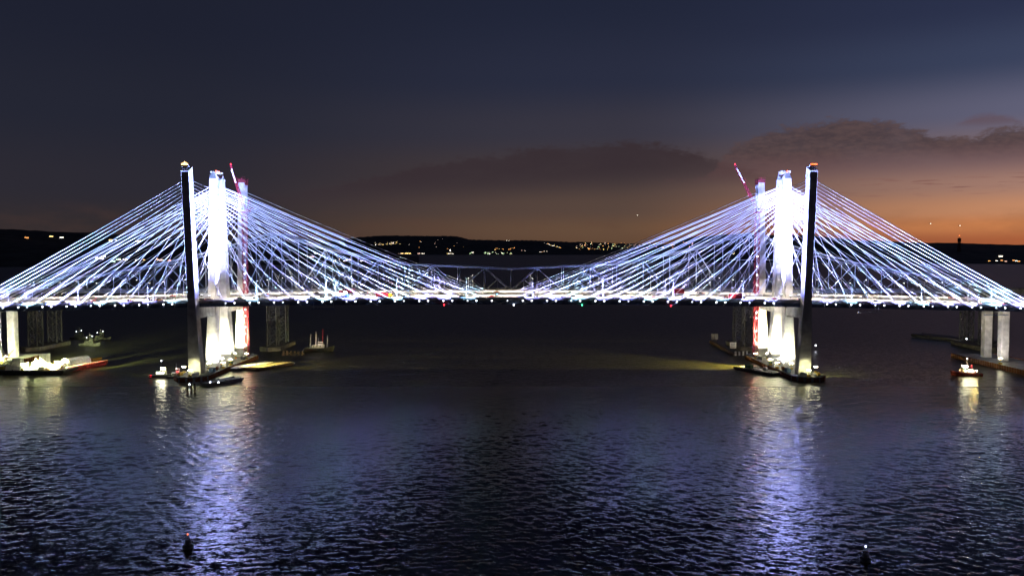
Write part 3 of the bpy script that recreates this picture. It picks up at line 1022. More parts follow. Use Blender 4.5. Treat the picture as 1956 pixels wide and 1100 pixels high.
tower_crane(TX - 4.9, 84.2, (-16.0, 133), 'red luffing tower crane beside the rear leg of the right towers', [9, 18, 27, 31, 50, 57, 63, 70])

# ------------------------------------------------------------------ street lamps on both decks
def street_lamp_proto(sgn):
    o = link('street_lamp', None)
    b = MB()
    b.tube((0, 0, 0), (0, 0, 9.6), 0.16, 6, 0.11)
    b.build('pole', POLE, o)
    b = MB()
    pts = [Vector((0, 0, 9.6)), Vector((0, sgn * 0.4, 10.3)), Vector((0, sgn * 1.2, 10.75)), Vector((0, sgn * 2.2, 10.8))]
    for p, q in zip(pts, pts[1:]):
        b.tube(p, q, 0.09, 5)
    b.build('arm', POLE, o)
    b = MB(); b.box(-0.22, 0.22, min(sgn * 2.0, sgn * 3.0), max(sgn * 2.0, sgn * 3.0), 10.66, 10.86); h = b.build('lamp_head', POLE, o)
    b = MB(); b.box(-0.2, 0.2, min(sgn * 2.1, sgn * 2.95), max(sgn * 2.1, sgn * 2.95), 10.58, 10.655); b.build('lens', E_STREET, h)
    b = MB(); b.box(-0.3, 0.3, -0.3, 0.3, -0.01, 0.5); b.build('base', CONC, o)
    l = bpy.data.lights.new('street_lamp_light', 'SPOT')
    l.energy = 85000; l.color = (1.0, 0.86, 0.66); l.spot_size = R(74 if sgn > 0 else 66); l.spot_blend = 0.7; l.shadow_soft_size = 0.25
    for sx in (-1, 1):
        lo = link('street_lamp_light', l, o, (0, sgn * 2.5, 10.4))
        lo.rotation_euler = Vector((sx * 1.25, 0.8 if sgn > 0 else -0.42, -1.0)).to_track_quat('-Z', 'Y').to_euler()
    return o
POLX = [20, 62, 104.5, 146.5, 212, 254, 296]
rows = [(7.25, 1, 'front edge of the near deck'), (31.45, -1, 'back edge of the near deck'), (59.75, 1, 'front edge of the far deck'), (85.05, -1, 'back edge of the far deck')]
protos = {}
for y, sg, nm in rows:
    for s, sd in ((-1, 'left'), (1, 'right')):
        for k, x in enumerate(POLX):
            if sg not in protos:
                o = protos[sg] = street_lamp_proto(sg)
            else:
                o = copy_tree(protos[sg])
            o.location = (s * x, y, zdeck(x) + 1.04)
            ref = ('%s street lamp %s of mid-span' % (ORD[k], sd)) if k < 4 else ('%s street lamp beyond the %s towers' % (ORD[k - 4], sd))
            tag(o, '%s, on the %s' % (ref, nm), 'street lamp', 'street lamps on the decks')

# ------------------------------------------------------------------ vehicles
def car_proto(paint, suv=False):
    o = link('car', None)
    h = 1.75 if suv else 1.45
    b = MB()
    b.mi = 0
    b.xprism([(-2.25, 0.35), (2.2, 0.35), (2.25, 0.75), (1.2, 0.98), (-2.2, 1.0), (-2.28, 0.7)], -0.88, 0.88)
    body = b.build('body', paint, o)
    b = MB()
    b.xprism([(-1.9 if suv else -1.6, 0.985), (1.15, 0.985), (0.45, h - 0.04), (-1.45 if suv else -1.0, h - 0.04)], -0.78, 0.78)
    b.build('windows', GLASSD, body)
    b = MB(); b.box(-1.42 if suv else -0.98, 0.42, -0.74, 0.74, h - 0.038, h + 0.02); b.build('roof', paint, body)
    for x in (-1.4, 1.4):
        for y in (-0.8, 0.8):
            b = MB(); b.tube((x, y - 0.1, 0.33), (x, y + 0.1, 0.33), 0.33, 10); b.build('wheel', RUBBER, o)
    for y in (-0.65, 0.65):
        b = MB(); b.box(2.2, 2.3, y - 0.2, y + 0.2, 0.6, 0.78); b.build('headlight', E_HEAD, o)
        b = MB(); b.box(-2.36, -2.24, y - 0.2, y + 0.2, 0.68, 0.88); b.build('taillight', E_TAIL, o)
    return o
def truck_proto(paint, box):
    o = link('truck', None)
    b = MB(); b.xprism([(2.6, 0.6), (5.0, 0.6), (5.0, 1.7), (4.7, 2.9), (2.6, 3.0)], -1.2, 1.2); cab = b.build('cab', paint, o)
    b = MB(); b.box(4.86, 5.02, -1.0, 1.0, 1.75, 2.5); b.build('windscreen', GLASSD, cab)
    b = MB(); b.box(-5.0, 2.4, -1.25, 1.25, 1.0, 3.7); b.build('cargo_box', box, o)
    b = MB(); b.box(-5.0, 4.6, -0.5, 0.5, 0.55, 0.99); b.build('chassis', DARK, o)
    for x in (-3.9, -2.7, 3.7):
        for y in (-1.05, 1.05):
            b = MB(); b.tube((x, y - 0.16, 0.5), (x, y + 0.16, 0.5), 0.5, 10); b.build('wheel', RUBBER, o)
    for y in (-0.9, 0.9):
        b = MB(); b.box(4.96, 5.06, y - 0.2, y + 0.2, 0.8, 1.05); b.build('headlight', E_HEAD, o)
        b = MB(); b.box(-5.07, -4.98, y - 0.2, y + 0.2, 1.05, 1.3); b.build('taillight', E_TAIL, o)
    return o
paints = [('dark red', mat('dark_red_car_paint', (0.22, 0.02, 0.03), 0.3, var=0)), ('silver', mat('silver_car_paint', (0.45, 0.45, 0.47), 0.3, 0.5, var=0)),
          ('black', mat('black_car_paint', (0.02, 0.02, 0.022), 0.3, var=0)), ('white', mat('white_car_paint', (0.7, 0.7, 0.7), 0.3, var=0)), ('brown', mat('brown_car_paint', (0.14, 0.06, 0.03), 0.35, var=0))]
cars = {}
def section(x):
    if x < -TX: return 'beyond the left towers', abs(x) - TX
    if x < 0: return 'between the left towers and mid-span', x + TX
    if x < TX: return 'between mid-span and the right towers', x
    return 'beyond the right towers', x - TX
lst = []
rnd = random.Random(11)  # traffic
for deck_n, y0 in (('near', 6.9), ('far', 59.4)):
    for lane in range(3):
        y = y0 + 3.0 + lane * 3.4
        x = -300 + rnd.uniform(0, 25)
        while x < 310:
            if abs(x) < 5 or True:
                lst.append((deck_n, lane, x, y))
            x += rnd.uniform(18, 46) if deck_n == 'near' else rnd.uniform(45, 90)
count = {}
for deck_n, lane, x, y in lst:
    ci = rnd.randrange(5); suv = rnd.random() < 0.4
    key = (ci, suv)
    if key not in cars:
        o = cars[key] = car_proto(paints[ci][1], suv)
    else:
        o = copy_tree(cars[key])
    o.location = (x, y, zdeck(x) + 0.02)
    o.rotation_euler = (0, 0, 0 if deck_n == 'near' else math.pi)
    sec, _ = section(x)
    kk = (deck_n, lane, sec); count[kk] = count.get(kk, 0) + 1
    tag(o, '%s %s, %s from left, %s lane, %s deck %s' % (paints[ci][0], 'SUV' if suv else 'car', ORD[count[kk] - 1], ('front', 'middle', 'rear')[lane], deck_n, sec), 'car', 'cars driving on the decks')
trucks = [(-70.5, 13.6, 0, RED, YELL, 'red box truck with yellow cab near mid-span on the near deck'),
          (-345, 9.6, 0, RED, RED, 'red lorry at the far left end of the near deck'),
          (145.0, 13.6, 0, RED, WHITE, 'red box truck approaching the right towers on the near deck'),
          (296.0, 9.8, 0, WHITE, WHITE, 'pale lorry at the right end of the near deck'),
          (-96.0, 9.6, 0, WHITE, BLUE, 'white box truck with blue cab left of mid-span on the near deck'),
          (-104.0, 63.5, math.pi, RED, RED, 'red lorry on the far deck right of the left towers'),
          (118.0, 63.5, math.pi, RED, WHITE, 'red lorry on the far deck left of the right towers')]
for x, y, rz, bx, pc, lab in trucks:
    o = truck_proto(pc, bx); o.location = (x, y, zdeck(x) + 0.02); o.rotation_euler = (0, 0, rz)
    tag(o, lab, 'truck')
# police car with blue strobes at mid-span
o = car_proto(paints[3][1], True); o.location = (-1.5, 16.4, zdeck(0) + 0.02)
tag(o, 'white police car with blue roof strobes stopped at mid-span', 'car')
b = MB(); b.box(-0.5, 0.1, -0.7, 0.7, 1.78, 2.3); b.build('strobe_bar', E_BLUE, o)
# work lights on the near deck left of mid-span
light_tower((-94.5, 15.0, zdeck(94.5)), (-97, 24, zdeck(94)), 16000, 'work floodlight on the near deck beside the blue cab truck', (0.85, 0.92, 1.0), 140)
# maintenance gantries under the deck edge
def gantry(x, m, label):
    z = zdeck(x) - 5.6
    o = thing('maintenance_gantry', label, 'gantry', (x, 5.0, z), 0, 'gantries hung under the near deck')
    b = MB(); b.box(-7, 7, -1.0, 1.0, 0, 0.25); b.build('walkway', m, o)
    b = MB()
    for k in range(8):
        xx = -7 + 2 * k
        b.tube((xx, -0.95, 0.25), (xx, -0.95, 1.3), 0.05, 4)
    b.beam((-7, -0.95, 1.3), (7, -0.95, 1.3), 0.08)
    b.build('railing', POLE, o)
    for xx in (-6, 6):
        b = MB(); b.tube((xx, 0.9, 0.25), (xx, 2.4, 4.4), 0.09, 5); b.build('hanger', POLE, o)
gantry(222, WHITE, 'pale gantry hung under the near deck right of the right towers')
gantry(298, BLUE, 'blue gantry hung under the near deck near the right pier')
gantry(-106, BLUE, 'gantry coloured as if blue-lit, hung under the near deck right of the left towers')  # walkway coloured blue to stand for blue light falling on it

# ------------------------------------------------------------------ vessels
def barge(name, label, loc, rz, Ln, W, H, hull_m, deck_m, group=None, ribs=False):
    o = thing(name, label, 'barge', loc, rz, group)
    b = MB()
    b.xprism([(-Ln / 2 + 3, -0.8), (Ln / 2 - 3, -0.8), (Ln / 2, H * 0.55), (Ln / 2, H), (-Ln / 2, H), (-Ln / 2, H * 0.55)], -W / 2, W / 2)
    h = b.build('hull', hull_m, o)
    b = MB(); b.box(-Ln / 2 + 0.4, Ln / 2 - 0.4, -W / 2 + 0.4, W / 2 - 0.4, H + 0.003, H + 0.06); b.build('deck', deck_m, o)
    b = MB()
    for s in (-1, 1):
        b.box(-Ln / 2, Ln / 2, s * W / 2 - 0.15, s * W / 2 + 0.15, H - 0.45, H + 0.25)
    b.build('rubbing_strake', DARK if hull_m is not REDB else REDB, h)
    if ribs:
        rm = MB(); rm.box(-0.15, 0.15, -0.12, 0.12, 0.1, H + 0.6)
        rme = rm.mesh('rib', hull_m)
        n = int(Ln / 1.6)
        for k in range(n):
            for s in (-1, 1):
                link('rib', rme, h, (-Ln / 2 + 0.8 + k * (Ln - 1.6) / (n - 1), s * (W / 2 + 0.24), 0))
    bo = MB()
    bo.tube((0, 0, H + 0.06), (0, 0, H + 0.7), 0.22, 6)
    bm_ = bo.mesh('bollard', DARK)
    for x in (-Ln / 2 + 1.5, 0, Ln / 2 - 1.5):
        for s in (-1, 1):
            link('bollard', bm_, o, (x, s * (W / 2 - 0.9), 0))
    return o
def place(px, py, z=0.0):
    p = at_z(px, py, z)
    return (p.x, p.y, 0.0)
# floodlit work barge, left
lb = (-302.0, 26.0, 0)
barge('work_barge', 'long dark barge heaped with floodlit machinery, at the left edge', lb, R(1), 64, 17, 2.6, DARK, DECKG)
LBZ = 2.66
for (x, y, z), lab in (((-326, 20, LBZ), 'floodlight tower at the left end of the floodlit barge'), ((-296, 19.4, LBZ), 'floodlight tower amid the machinery of the floodlit barge'), ((-281, 21, LBZ), 'floodlight tower at the right end of the floodlit barge')):
    light_tower((x, y, z), (x + 2, 32, 1.0), 2000000, lab, (0.92, 1.0, 0.38), 84)
light_tower((-329, 55, ZCAP), (-341, 66, 12), 70000, 'floodlight tower at the foot of the left approach pier', (1.0, 1.0, 0.78), 120)
container((-316, 27, LBZ), R(4), WHITE, 'white container at the left of the floodlit barge', 8, 2.6, 3.0)
container((-304, 30, LBZ), R(-3), WHITE, 'white container beneath the stacked one on the floodlit barge', 9, 3, 3.2)
container((-305.5, 30, LBZ + 3.22), R(2), WHITE, 'white container stacked on another on the floodlit barge', 6, 2.6, 2.8)
container((-289, 31, LBZ), R(92), WHITE, 'tall white control cabin on the floodlit barge', 4.5, 4.5, 9.0)
container((-280, 28, LBZ), R(8), YELL, 'yellow container at the right end of the floodlit barge', 6, 2.4, 2.6)
generator((-311, 22, LBZ), R(3), YELL, 'yellow generator at the front of the floodlit barge')
generator((-297, 24, LBZ), R(-6), WHITE, 'white generator in front of the containers on the floodlit barge')
generator((-286, 22, LBZ), R(10), WHITE, 'white generator in front of the control cabin on the floodlit barge')
def crawler_crane(loc, rz, label, boom, m):
    o = thing('crawler_crane', label, 'crane', loc, rz)
    for s in (-1, 1):
        b = MB(); b.xprism([(-3, 0.3), (-2.6, 0), (2.6, 0), (3, 0.3), (3, 0.9), (2.6, 1.2), (-2.6, 1.2), (-3, 0.9)], s * 2.2 - 0.45, s * 2.2 + 0.45); b.build('track', DARK, o)
    b = MB(); b.box(-3.4, 2.0, -1.7, 1.7, 1.3, 3.6); b.build('machinery_house', m, o)
    b = MB(); b.box(-1.2, 1.2, -1.7, 1.7, 1.05, 1.3); b.build('turntable', DARK, o)
    b = MB(); b.box(2.0, 3.4, -1.7, -0.4, 1.4, 3.8); c = b.build('cab', m, o)
    b = MB(); b.box(3.402, 3.45, -1.6, -0.5, 2.3, 3.6); b.build('window', GLASSD, c)
    b = MB(); b.box(-4.4, -3.42, -1.8, 1.8, 1.4, 3.2); b.build('counterweight', DARK, o)
    b = MB(); lattice(b, (1.6, 0.6, 1.8), (boom[0], 0.6, boom[1]), 1.2, 0.7, 12, 0.2, 0.12); b.build('boom', m, o)
    b = MB(); b.tube((-3, 0.6, 3.6), (boom[0], 0.6, boom[1]), 0.05, 4); b.build('pendant', DARK, o)
    return o
def material_pile(loc, r, h, label, m, seed):
    o = thing('material_pile', label, 'pile', loc, 0, 'covered heaps on the floodlit barge')
    b = MB(); rings = []
    for k in range(6):
        f = k / 5
        rings.append([((r * (1 - f ** 1.6) + 0.05) * (1 + 0.35 * noise.noise(Vector((math.cos(a) * 1.3 + seed, math.sin(a) * 1.3, f * 2)))) * math.cos(a),
                       (r * 0.8 * (1 - f ** 1.6) + 0.05) * (1 + 0.35 * noise.noise(Vector((math.cos(a) * 1.3, math.sin(a) * 1.3 + seed, f * 2)))) * math.sin(a),
                       h * f * (1 + 0.2 * noise.noise(Vector((math.cos(a), math.sin(a), seed))))) for a in [2 * math.pi * q / 12 for q in range(12)]])
    b.loft(rings); b.build('tarpaulin', m, o)
    b = MB(); b.box(-r * 0.9, r * 0.9, -r * 0.7, r * 0.7, -0.02, 0.25); b.build('pallet', TIMB, o)
def pipe_stack(loc, rz, label, n, Ln, r, m):
    o = thing('pipe_stack', label, 'pipes', loc, rz, 'stacked pipes on the works')
    z = r
    while n > 0:
        for k in range(n):
            b = MB(); b.tube((-Ln / 2, (k - (n - 1) / 2) * 2.05 * r, z), (Ln / 2, (k - (n - 1) / 2) * 2.05 * r, z), r, 10); b.build('pipe', m, o)
        z += r * 1.74; n -= 1
material_pile((-323, 25, LBZ), 3.4, 4.2, 'pale tarpaulin heap at the left end of the floodlit barge', WHITE, 1)
material_pile((-309.5, 25.5, LBZ), 3.0, 3.2, 'pale tarpaulin heap before the stacked containers on the floodlit barge', DECKT, 2)
material_pile((-295, 31.5, LBZ), 3.2, 5.6, 'tall pale heap left of the control cabin on the floodlit barge', WHITE, 3)
material_pile((-283.5, 26.5, LBZ), 2.6, 3.0, 'pale heap right of the control cabin on the floodlit barge', WHITE, 4)
material_pile((-274.5, 24.5, LBZ), 2.4, 2.4, 'low pale heap at the right end of the floodlit barge', DECKT, 5)
pipe_stack((-302, 20.6, LBZ), R(2), 'stack of pale pipes along the front of the floodlit barge', 4, 9, 0.5, WHITE)
pipe_stack((-317, 20.4, LBZ), R(-1), 'stack of rusty pipes along the front left of the floodlit barge', 3, 8, 0.5, RUST)
crawler_crane((-313, 33, LBZ), R(160), 'white crawler crane with raised boom behind the containers', (7, 15), WHITE)
crawler_crane((-319, 31, LBZ), R(20), 'small yellow crawler crane at the left of the floodlit barge', (9, 11), YELL)
# red barge with a white covered shed
rb_a = Vector((-280.0, 24.0)); rb_b = Vector((-271.0, 63.0))
dv = rb_b - rb_a
rbc = (rb_a + rb_b) / 2
ang = math.atan2(dv.y, dv.x)
barge('red_barge', 'red ribbed barge angled away behind the floodlit barge', (rbc.x, rbc.y, 0), ang, dv.length, 13, 3.0, REDB, DECKG, None, True)
o = thing('storage_shed', 'long white rounded shed on the red barge', 'shed', (rbc.x - 1.8, rbc.y + 2, 3.06), ang)
b = MB()
prof = [(4.0 * math.cos(a), 4.6 * math.sin(a)) for a in [math.pi * k / 10 for k in range(11)]]
b.yprism(prof, -9, 9); b.build('shell', WHITE, o)
for s in (-1, 1):
    b = MB(); b.box(s * 9.03 - 0.03, s * 9.03 + 0.03, -1.6, 1.6, 0, 3.2); b.build('door', DECKG, o)
container((rbc.x + dv.x * 0.41, rbc.y + dv.y * 0.41, 3.06), ang, YELL, 'yellow container at the far end of the red barge', 9, 2.6, 2.0)
container((rbc.x - dv.x * 0.30, rbc.y - dv.y * 0.30, 3.06), ang + 0.2, WHITE, 'white container at the near end of the red barge', 5, 2.5, 2.6)
light_tower((rbc.x - dv.x * 0.42, rbc.y - dv.y * 0.42, 3.06), (rbc.x, rbc.y, 4), 12000, 'floodlight tower at the near end of the red barge', (1.0, 1.0, 0.7), 130)
# barges round the left towers
p = place(417, 735); barge('deck_barge', 'small dark grey barge in front of the left tower platform', (p[0], p[1] + 6, 0), R(58), 24, 8.5, 1.7, DARK, DECKG)
for k, (px, py) in enumerate(((391, 736), (410, 736))):
    q = place(px, py, 1.7)
    o = thing('deck_lamp', ('left' if k == 0 else 'right') + ' small white lamp on the small dark grey barge', 'lamp', (q[0] + (1.8 if k == 0 else 1.0), q[1] + 3.2, 1.76), 0, 'lamps on the dark grey barge')
    b = MB(); b.tube((0, 0, 0), (0, 0, 0.9), 0.06, 5); b.build('post', DARK, o)
    b = MB(); b.tube((0, 0, 0.9), (0, 0, 1.5), 0.4, 8, 0.3); b.build('bulb', E_COOL, o)
p = place(480, 702); barge('deck_barge', 'pale decked barge moored right of the left tower platform', (p[0], p[1], 0), R(62), 34, 11, 1.8, DARK, WHITE)
p = place(515, 702); barge('deck_barge', 'tan decked barge outside the pale one right of the left towers', (p[0], p[1], 0), R(62), 34, 11, 1.6, TIMB, DECKT)
# barge left of the right towers
p = place(1449, 711); o = barge('deck_barge', 'dark barge loaded with gear, left of the right tower platform', (p[0], p[1], 0), R(120), 32, 11, 1.8, DARK, DECKG)
container((p[0] - 4, p[1] + 7, 1.87), R(120), GREEN, 'green container on the dark barge by the right towers', 5, 2.4, 2.2)
generator((p[0] + 3, p[1] - 4, 1.87), R(110), WHITE, 'white generator on the dark barge by the right towers')
# dark barges on the right and behind
p = place(1822, 650); barge('deck_barge', 'unlit dark barge beyond the tugboat on the right', (p[0], p[1], 0), R(118), 70, 15, 2.4, DARK, DARK)
def buoy_lamp(loc, label, m, h=3.0, cat='lamp'):
    o = thing('mooring_lamp', label, cat, loc)
    b = MB(); b.tube((0, 0, 0), (0, 0, 0.7), 0.8, 8, 0.5); b.build('float', DARK, o)
    b = MB(); b.tube((0, 0, 0.7), (0, 0, h), 0.08, 5); b.build('post', DARK, o)
    b = MB(); b.tube((0, 0, h), (0, 0, h + 0.9), 0.55, 8, 0.4); b.build('bulb', m, o)
p = place(1846, 655); buoy_lamp((p[0], p[1], 0), 'lone white lamp on the dark water beside the unlit barge', E_COOL)
p = place(1558, 668); buoy_lamp((p[0], p[1], 0), 'lone white lamp behind the right front leg', E_COOL)
# moored boats, lower left behind
def workboat(loc, rz, Ln, label, lit, cat='boat', navred=True, tug=False, hull=DARK, house=WHITE):
    o = thing('tugboat' if tug else 'work_boat', label, cat, loc, rz)
    W = Ln * 0.3; H = Ln * 0.11
    def sect(x, f, z):   # half-hull outline
        return f
    n = 9
    rings = []
    for k in range(n):
        t = k / (n - 1)
        x = -Ln / 2 + Ln * t
        w = W / 2 * (1.0 if t < 0.6 else math.sqrt(max(0.0, 1 - ((t - 0.6) / 0.42) ** 2)))
        w = max(w * (0.85 + 0.15 * min(1, t * 6)), 0.08)
        sh = H * (1 + 0.55 * max(0, t - 0.45) ** 2 * 4)
        rings.append([(x, -w * 0.7, -0.5), (x, w * 0.7, -0.5), (x + (0.04 * Ln * t), w, sh), (x + (0.04 * Ln * t), -w, sh)])
    b = MB(); b.loft(rings); h = b.build('hull', hull, o)
    b = MB(); b.box(-Ln * 0.47, Ln * 0.25, -W * 0.42, W * 0.42, H * 0.98, H * 1.03); b.build('deck', DECKG, h)
    for s in (-1, 1):
        b = MB(); b.box(-Ln * 0.45, Ln * 0.2, s * W * 0.5 - 0.12, s * W * 0.5 + 0.12, H * 0.7, H * 1.2); b.build('bulwark', hull, h)
    b = MB(); b.box(-Ln * 0.22, Ln * 0.20, -W * 0.30, W * 0.30, H * 1.035, H * 1.03 + 2.4); dh = b.build('deckhouse', house, o)
    for k in range(3):
        for s in (-1, 1):
            x = -Ln * 0.15 + k * Ln * 0.11
            b = MB(); b.box(x - 0.4, x + 0.4, s * (W * 0.30 + 0.003), s * (W * 0.30 + 0.04), H + 1.2, H + 1.9) if s > 0 else b.box(x - 0.4, x + 0.4, -(W * 0.30 + 0.04), -(W * 0.30 + 0.003), H + 1.2, H + 1.9)
            b.build('window', E_WORK if lit else GLASSD, dh)
    z1 = H * 1.03 + 2.4
    b = MB(); b.xprism([(-Ln * 0.02, z1 + 0.01), (Ln * 0.17, z1 + 0.01), (Ln * 0.15, z1 + 2.2), (-Ln * 0.01, z1 + 2.2)], -W * 0.22, W * 0.22); wh = b.build('wheelhouse', house, o)
    b = MB(); b.box(-Ln * 0.012, Ln * 0.155, -W * 0.225, W * 0.225, z1 + 1.15, z1 + 1.8); b.build('window_band', E_WORK if lit else GLASSD, wh)
    b = MB(); b.box(-Ln * 0.03, Ln * 0.17, -W * 0.25, W * 0.25, z1 + 2.2, z1 + 2.35); b.build('roof', house, wh)
    b = MB(); b.tube((0, 0, z1 + 2.35), (0, 0, z1 + 6.0), 0.09, 5); b.beam((0, -0.9, z1 + 4.6), (0, 0.9, z1 + 4.6), 0.08); mast = b.build('mast', POLE, o)
    if tug:
        b = MB(); b.tube((-Ln * 0.14, 0, z1), (-Ln * 0.16, 0, z1 + 2.6), 0.7, 10, 0.6); b.build('funnel', RED, o)
    if navred:
        b = MB(); b.tube((Ln * 0.1, -W * 0.3, z1 + 0.2), (Ln * 0.1, -W * 0.3, z1 + 0.8), 0.3, 6); b.build('port_lamp', E_RED, o)
        b = MB(); b.tube((Ln * 0.1, W * 0.3, z1 + 0.2), (Ln * 0.1, W * 0.3, z1 + 0.8), 0.3, 6); b.build('starboard_lamp', E_GREEN, o)
    if lit:
        b = MB(); b.tube((0, 0, z1 + 6.0), (0, 0, z1 + 6.5), 0.32, 6); b.build('mast_lamp', E_COOL, mast)
    ty = MB()
    for k in range(14):
        a0, a1 = 2 * math.pi * k / 14, 2 * math.pi * (k + 1) / 14
        ty.tube((0.4 * math.cos(a0), 0, 0.4 * math.sin(a0)), (0.4 * math.cos(a1), 0, 0.4 * math.sin(a1)), 0.14, 5, cap=False)
    tm = ty.mesh('tyre_fender', RUBBER)
    for k in range(5):
        for s in (-1, 1):
            link('tyre_fender', tm, o, (-Ln * 0.38 + k * Ln * 0.14, s * (W * 0.5 + 0.2), H * 0.62))
    return o, z1, W, H
# tugboat, right
p = place(1851, 719)
tg, z1, W, H = workboat((p[0], p[1] + 2.5, 0), R(168), 17.0, 'brightly lit tugboat with orange glow near the right pier', True, 'tugboat', True, True, REDB, WHITE)
spot('deck_spot', tg, (0.8, 1.2, z1 + 4.8), (-7.0, 1.0, 0), 3000, (1.0, 0.75, 0.35), 120, 0.6, 0.3)
spot('deck_spot', tg, (0.8, -0.6, z1 + 4.9), (6.5, 0.5, 0), 3000, (1.0, 0.7, 0.4), 130, 0.6, 0.3)
spot('deck_spot', tg, (-3.0, 3.8, z1 + 1.4), (-2.2, 8.5, -0.5), 2600, (1.0, 0.66, 0.18), 130, 0.6, 0.3)
for x, y, m in ((-4.5, 2.6, E_WORK), (-2.0, 2.6, E_WORK), (2.5, 2.6, E_WARM), (4.6, 2.0, E_WARM)):
    b = MB(); b.tube((x, y, H + 1.6), (x, y, H + 2.1), 0.35, 6); b.build('deck_lamp', m, tg)
# small work boats left of the left towers
p = place(306, 722)
wb, z1, W, H = workboat((p[0], p[1] + 2, 0), R(12), 14, 'small lit white work boat with red lamp left of the left towers', True)
spot('deck_spot', wb, (0, -1.2, z1 + 4.6), (2.5, -4.0, 0), 2500, (1.0, 1.0, 0.8), 130, 0.6, 0.3)
b = MB(); b.tube((-5.8, -1.6, 0.9), (-5.8, -1.6, 1.9), 0.5, 6); b.build('stern_lamp', E_RED, wb)
p = place(333, 724)
wb, z1, W, H = workboat((p[0], p[1] + 3, 0), R(4), 11, 'second small work boat moored against the left tower platform', False)
spot('deck_spot', wb, (0, -1.2, z1 + 4.0), (-0.5, -3.0, 0), 1200, (1.0, 1.0, 0.8), 130, 0.6, 0.3)
# crane vessel by the old pier
p = place(606, 672)
cv, z1, W, H = workboat((p[0], p[1] + 4, 0), R(6), 22, 'dim crane vessel with thin masts beside the old bridge pier', False, 'boat', False, False, DARK, WHITE)
for x, h, m in ((-6, 13, POLE), (-2, 15, POLE), (3, 17, RED), (6.5, 12, POLE)):
    b = MB(); lattice(b, (x, 0, H), (x + 0.3, 0, h), 0.8, 0.3, 7, 0.18, 0.12); b.build('derrick', m, cv)
b = MB(); b.tube((9.0, -1.5, 2.0), (9.0, -1.5, 2.8), 0.45, 6); b.build('bow_lamp', E_COOL, cv)
spot('deck_spot', cv, (1.5, -2.5, 9.0), (0, 0.5, 3), 900, (1.0, 0.7, 0.55), 140, 0.6, 0.3)
# moored craft with white lamps, far left under the bridge
for k, (px, py, nm) in enumerate(((152, 648, 'leftmost'), (172, 660, 'nearest'), (192, 650, 'rightmost'))):
    p = place(px, py)
    wb, z1, W, H = workboat((p[0], p[1], 0), R(-4 + 6 * k), 16, '%s of three dark moored boats with white lamps beyond the left bridge' % nm, False, 'boat', False, False, DARK, DARK)
    for j in range(2):
        b = MB(); b.tube((-2 + 4.5 * j, -1.2, z1 + 2.4 + j), (-2 + 4.5 * j, -1.2, z1 + 2.8 + j), 0.3, 6); b.build('anchor_lamp', E_COOL, wb)

# ------------------------------------------------------------------ fenders of the old bridge's piers
def fender_wall(p0, p1, label, blocks, bm_):
    p0, p1 = Vector(p0[:2]), Vector(p1[:2])
    d = p1 - p0
    o = thing('fender_wall', label, 'fender', (p0.x, p0.y, 0), math.atan2(d.y, d.x))
    b = MB(); b.box(0, d.length, -0.8, 0.8, 1.4, 2.2); b.build('cap_beam', TIMB, o)
    n = int(d.length / 2.2)
    pl = MB(); pl.tube((0, 0, -2), (0, 0, 1.9), 0.32, 6)
    pme = pl.mesh('pile', TIMB)
    for k in range(n + 1):
        link('pile', pme, o, (d.length * k / n, -0.85, 0))
    for (a, c) in blocks:
        b = MB(); b.box(d.length * a, d.length * c, -1.35, -1.2, 0.4, 3.6); b.build('reflector_board', bm_, o)
    return o
fender_wall(place(540, 679), place(583, 679), 'low fender wall with pale boards right of the left old pier', [(0.02 + 0.165 * k, 0.10 + 0.165 * k) for k in range(6)], DECKT)
fender_wall(place(1358, 655), place(1402, 680), 'dark timber fender wall running left from the right towers', [], WHITE)
fender_wall(place(1401, 680), place(1431, 679), 'short fender wall with pale boards left of the right towers', [(0.02 + 0.24 * k, 0.14 + 0.24 * k) for k in range(4)], WHITE)
p = place(1400, 674)
o = thing('channel_sign', 'square white notice board on posts left of the right towers', 'sign', (p[0], p[1], 0))
b = MB(); b.box(-2.4, 2.4, -0.12, 0.12, 3.4, 8.0); bd = b.build('board', WHITE, o)
b = MB()
for k in range(3):
    b.box(-1.6 + 0.2 * (k % 2), 1.5 - 0.5 * (k % 2), -0.135, -0.124, 6.8 - 1.25 * k, 7.25 - 1.25 * k)
tag(b.build('faded_marks', DECKG, bd), kind='stuff')
for x in (-1.8, 1.8):
    b = MB(); b.tube((x, 0.25, -2), (x, 0.25, 7.8), 0.18, 6); b.build('post', TIMB, o)
p = place(1366, 658)
o = thing('channel_sign', 'dim double grey board on the left end of the dark fender wall', 'sign', (p[0], p[1] + 2, 0))
for x in (-1.5, 1.5):
    b = MB(); b.box(x - 1.3, x + 1.3, -0.12, 0.12, 4.0, 8.6); b.build('board', DECKG, o)
    b = MB(); b.tube((x, 0.25, -2), (x, 0.25, 8.4), 0.18, 6); b.build('post', TIMB, o)

# black mooring dolphins in front of the left towers
for k, (px, py) in enumerate(((357, 752), (364, 747), (371, 750))):
    p = place(px, py)
    o = thing('mooring_pile', ('left', 'middle', 'right')[k] + ' of three black piles standing in front of the left tower', 'pile', (p[0], p[1] + 1, 0), 0, 'black piles in the water')
    b = MB(); b.tube((0, 0, -3), (0, 0, 4.6), 0.62, 8, 0.55); b.build('shaft', TIMB, o)
    b = MB(); b.tube((0, 0, 4.6), (0, 0, 5.0), 0.7, 8, 0.5); b.build('cap', DARK, o)
p = place(362, 739)
o = thing('mooring_lamp', 'white lamp on a float beside the black piles', 'lamp', (p[0], p[1], 0))
b = MB(); b.tube((0, 0, -0.2), (0, 0, 1.2), 0.5, 8); b.build('float', DARK, o)
b = MB(); b.tube((0, 0, 1.2), (0, 0, 1.9), 0.42, 8, 0.3); b.build('bulb', E_COOL, o)

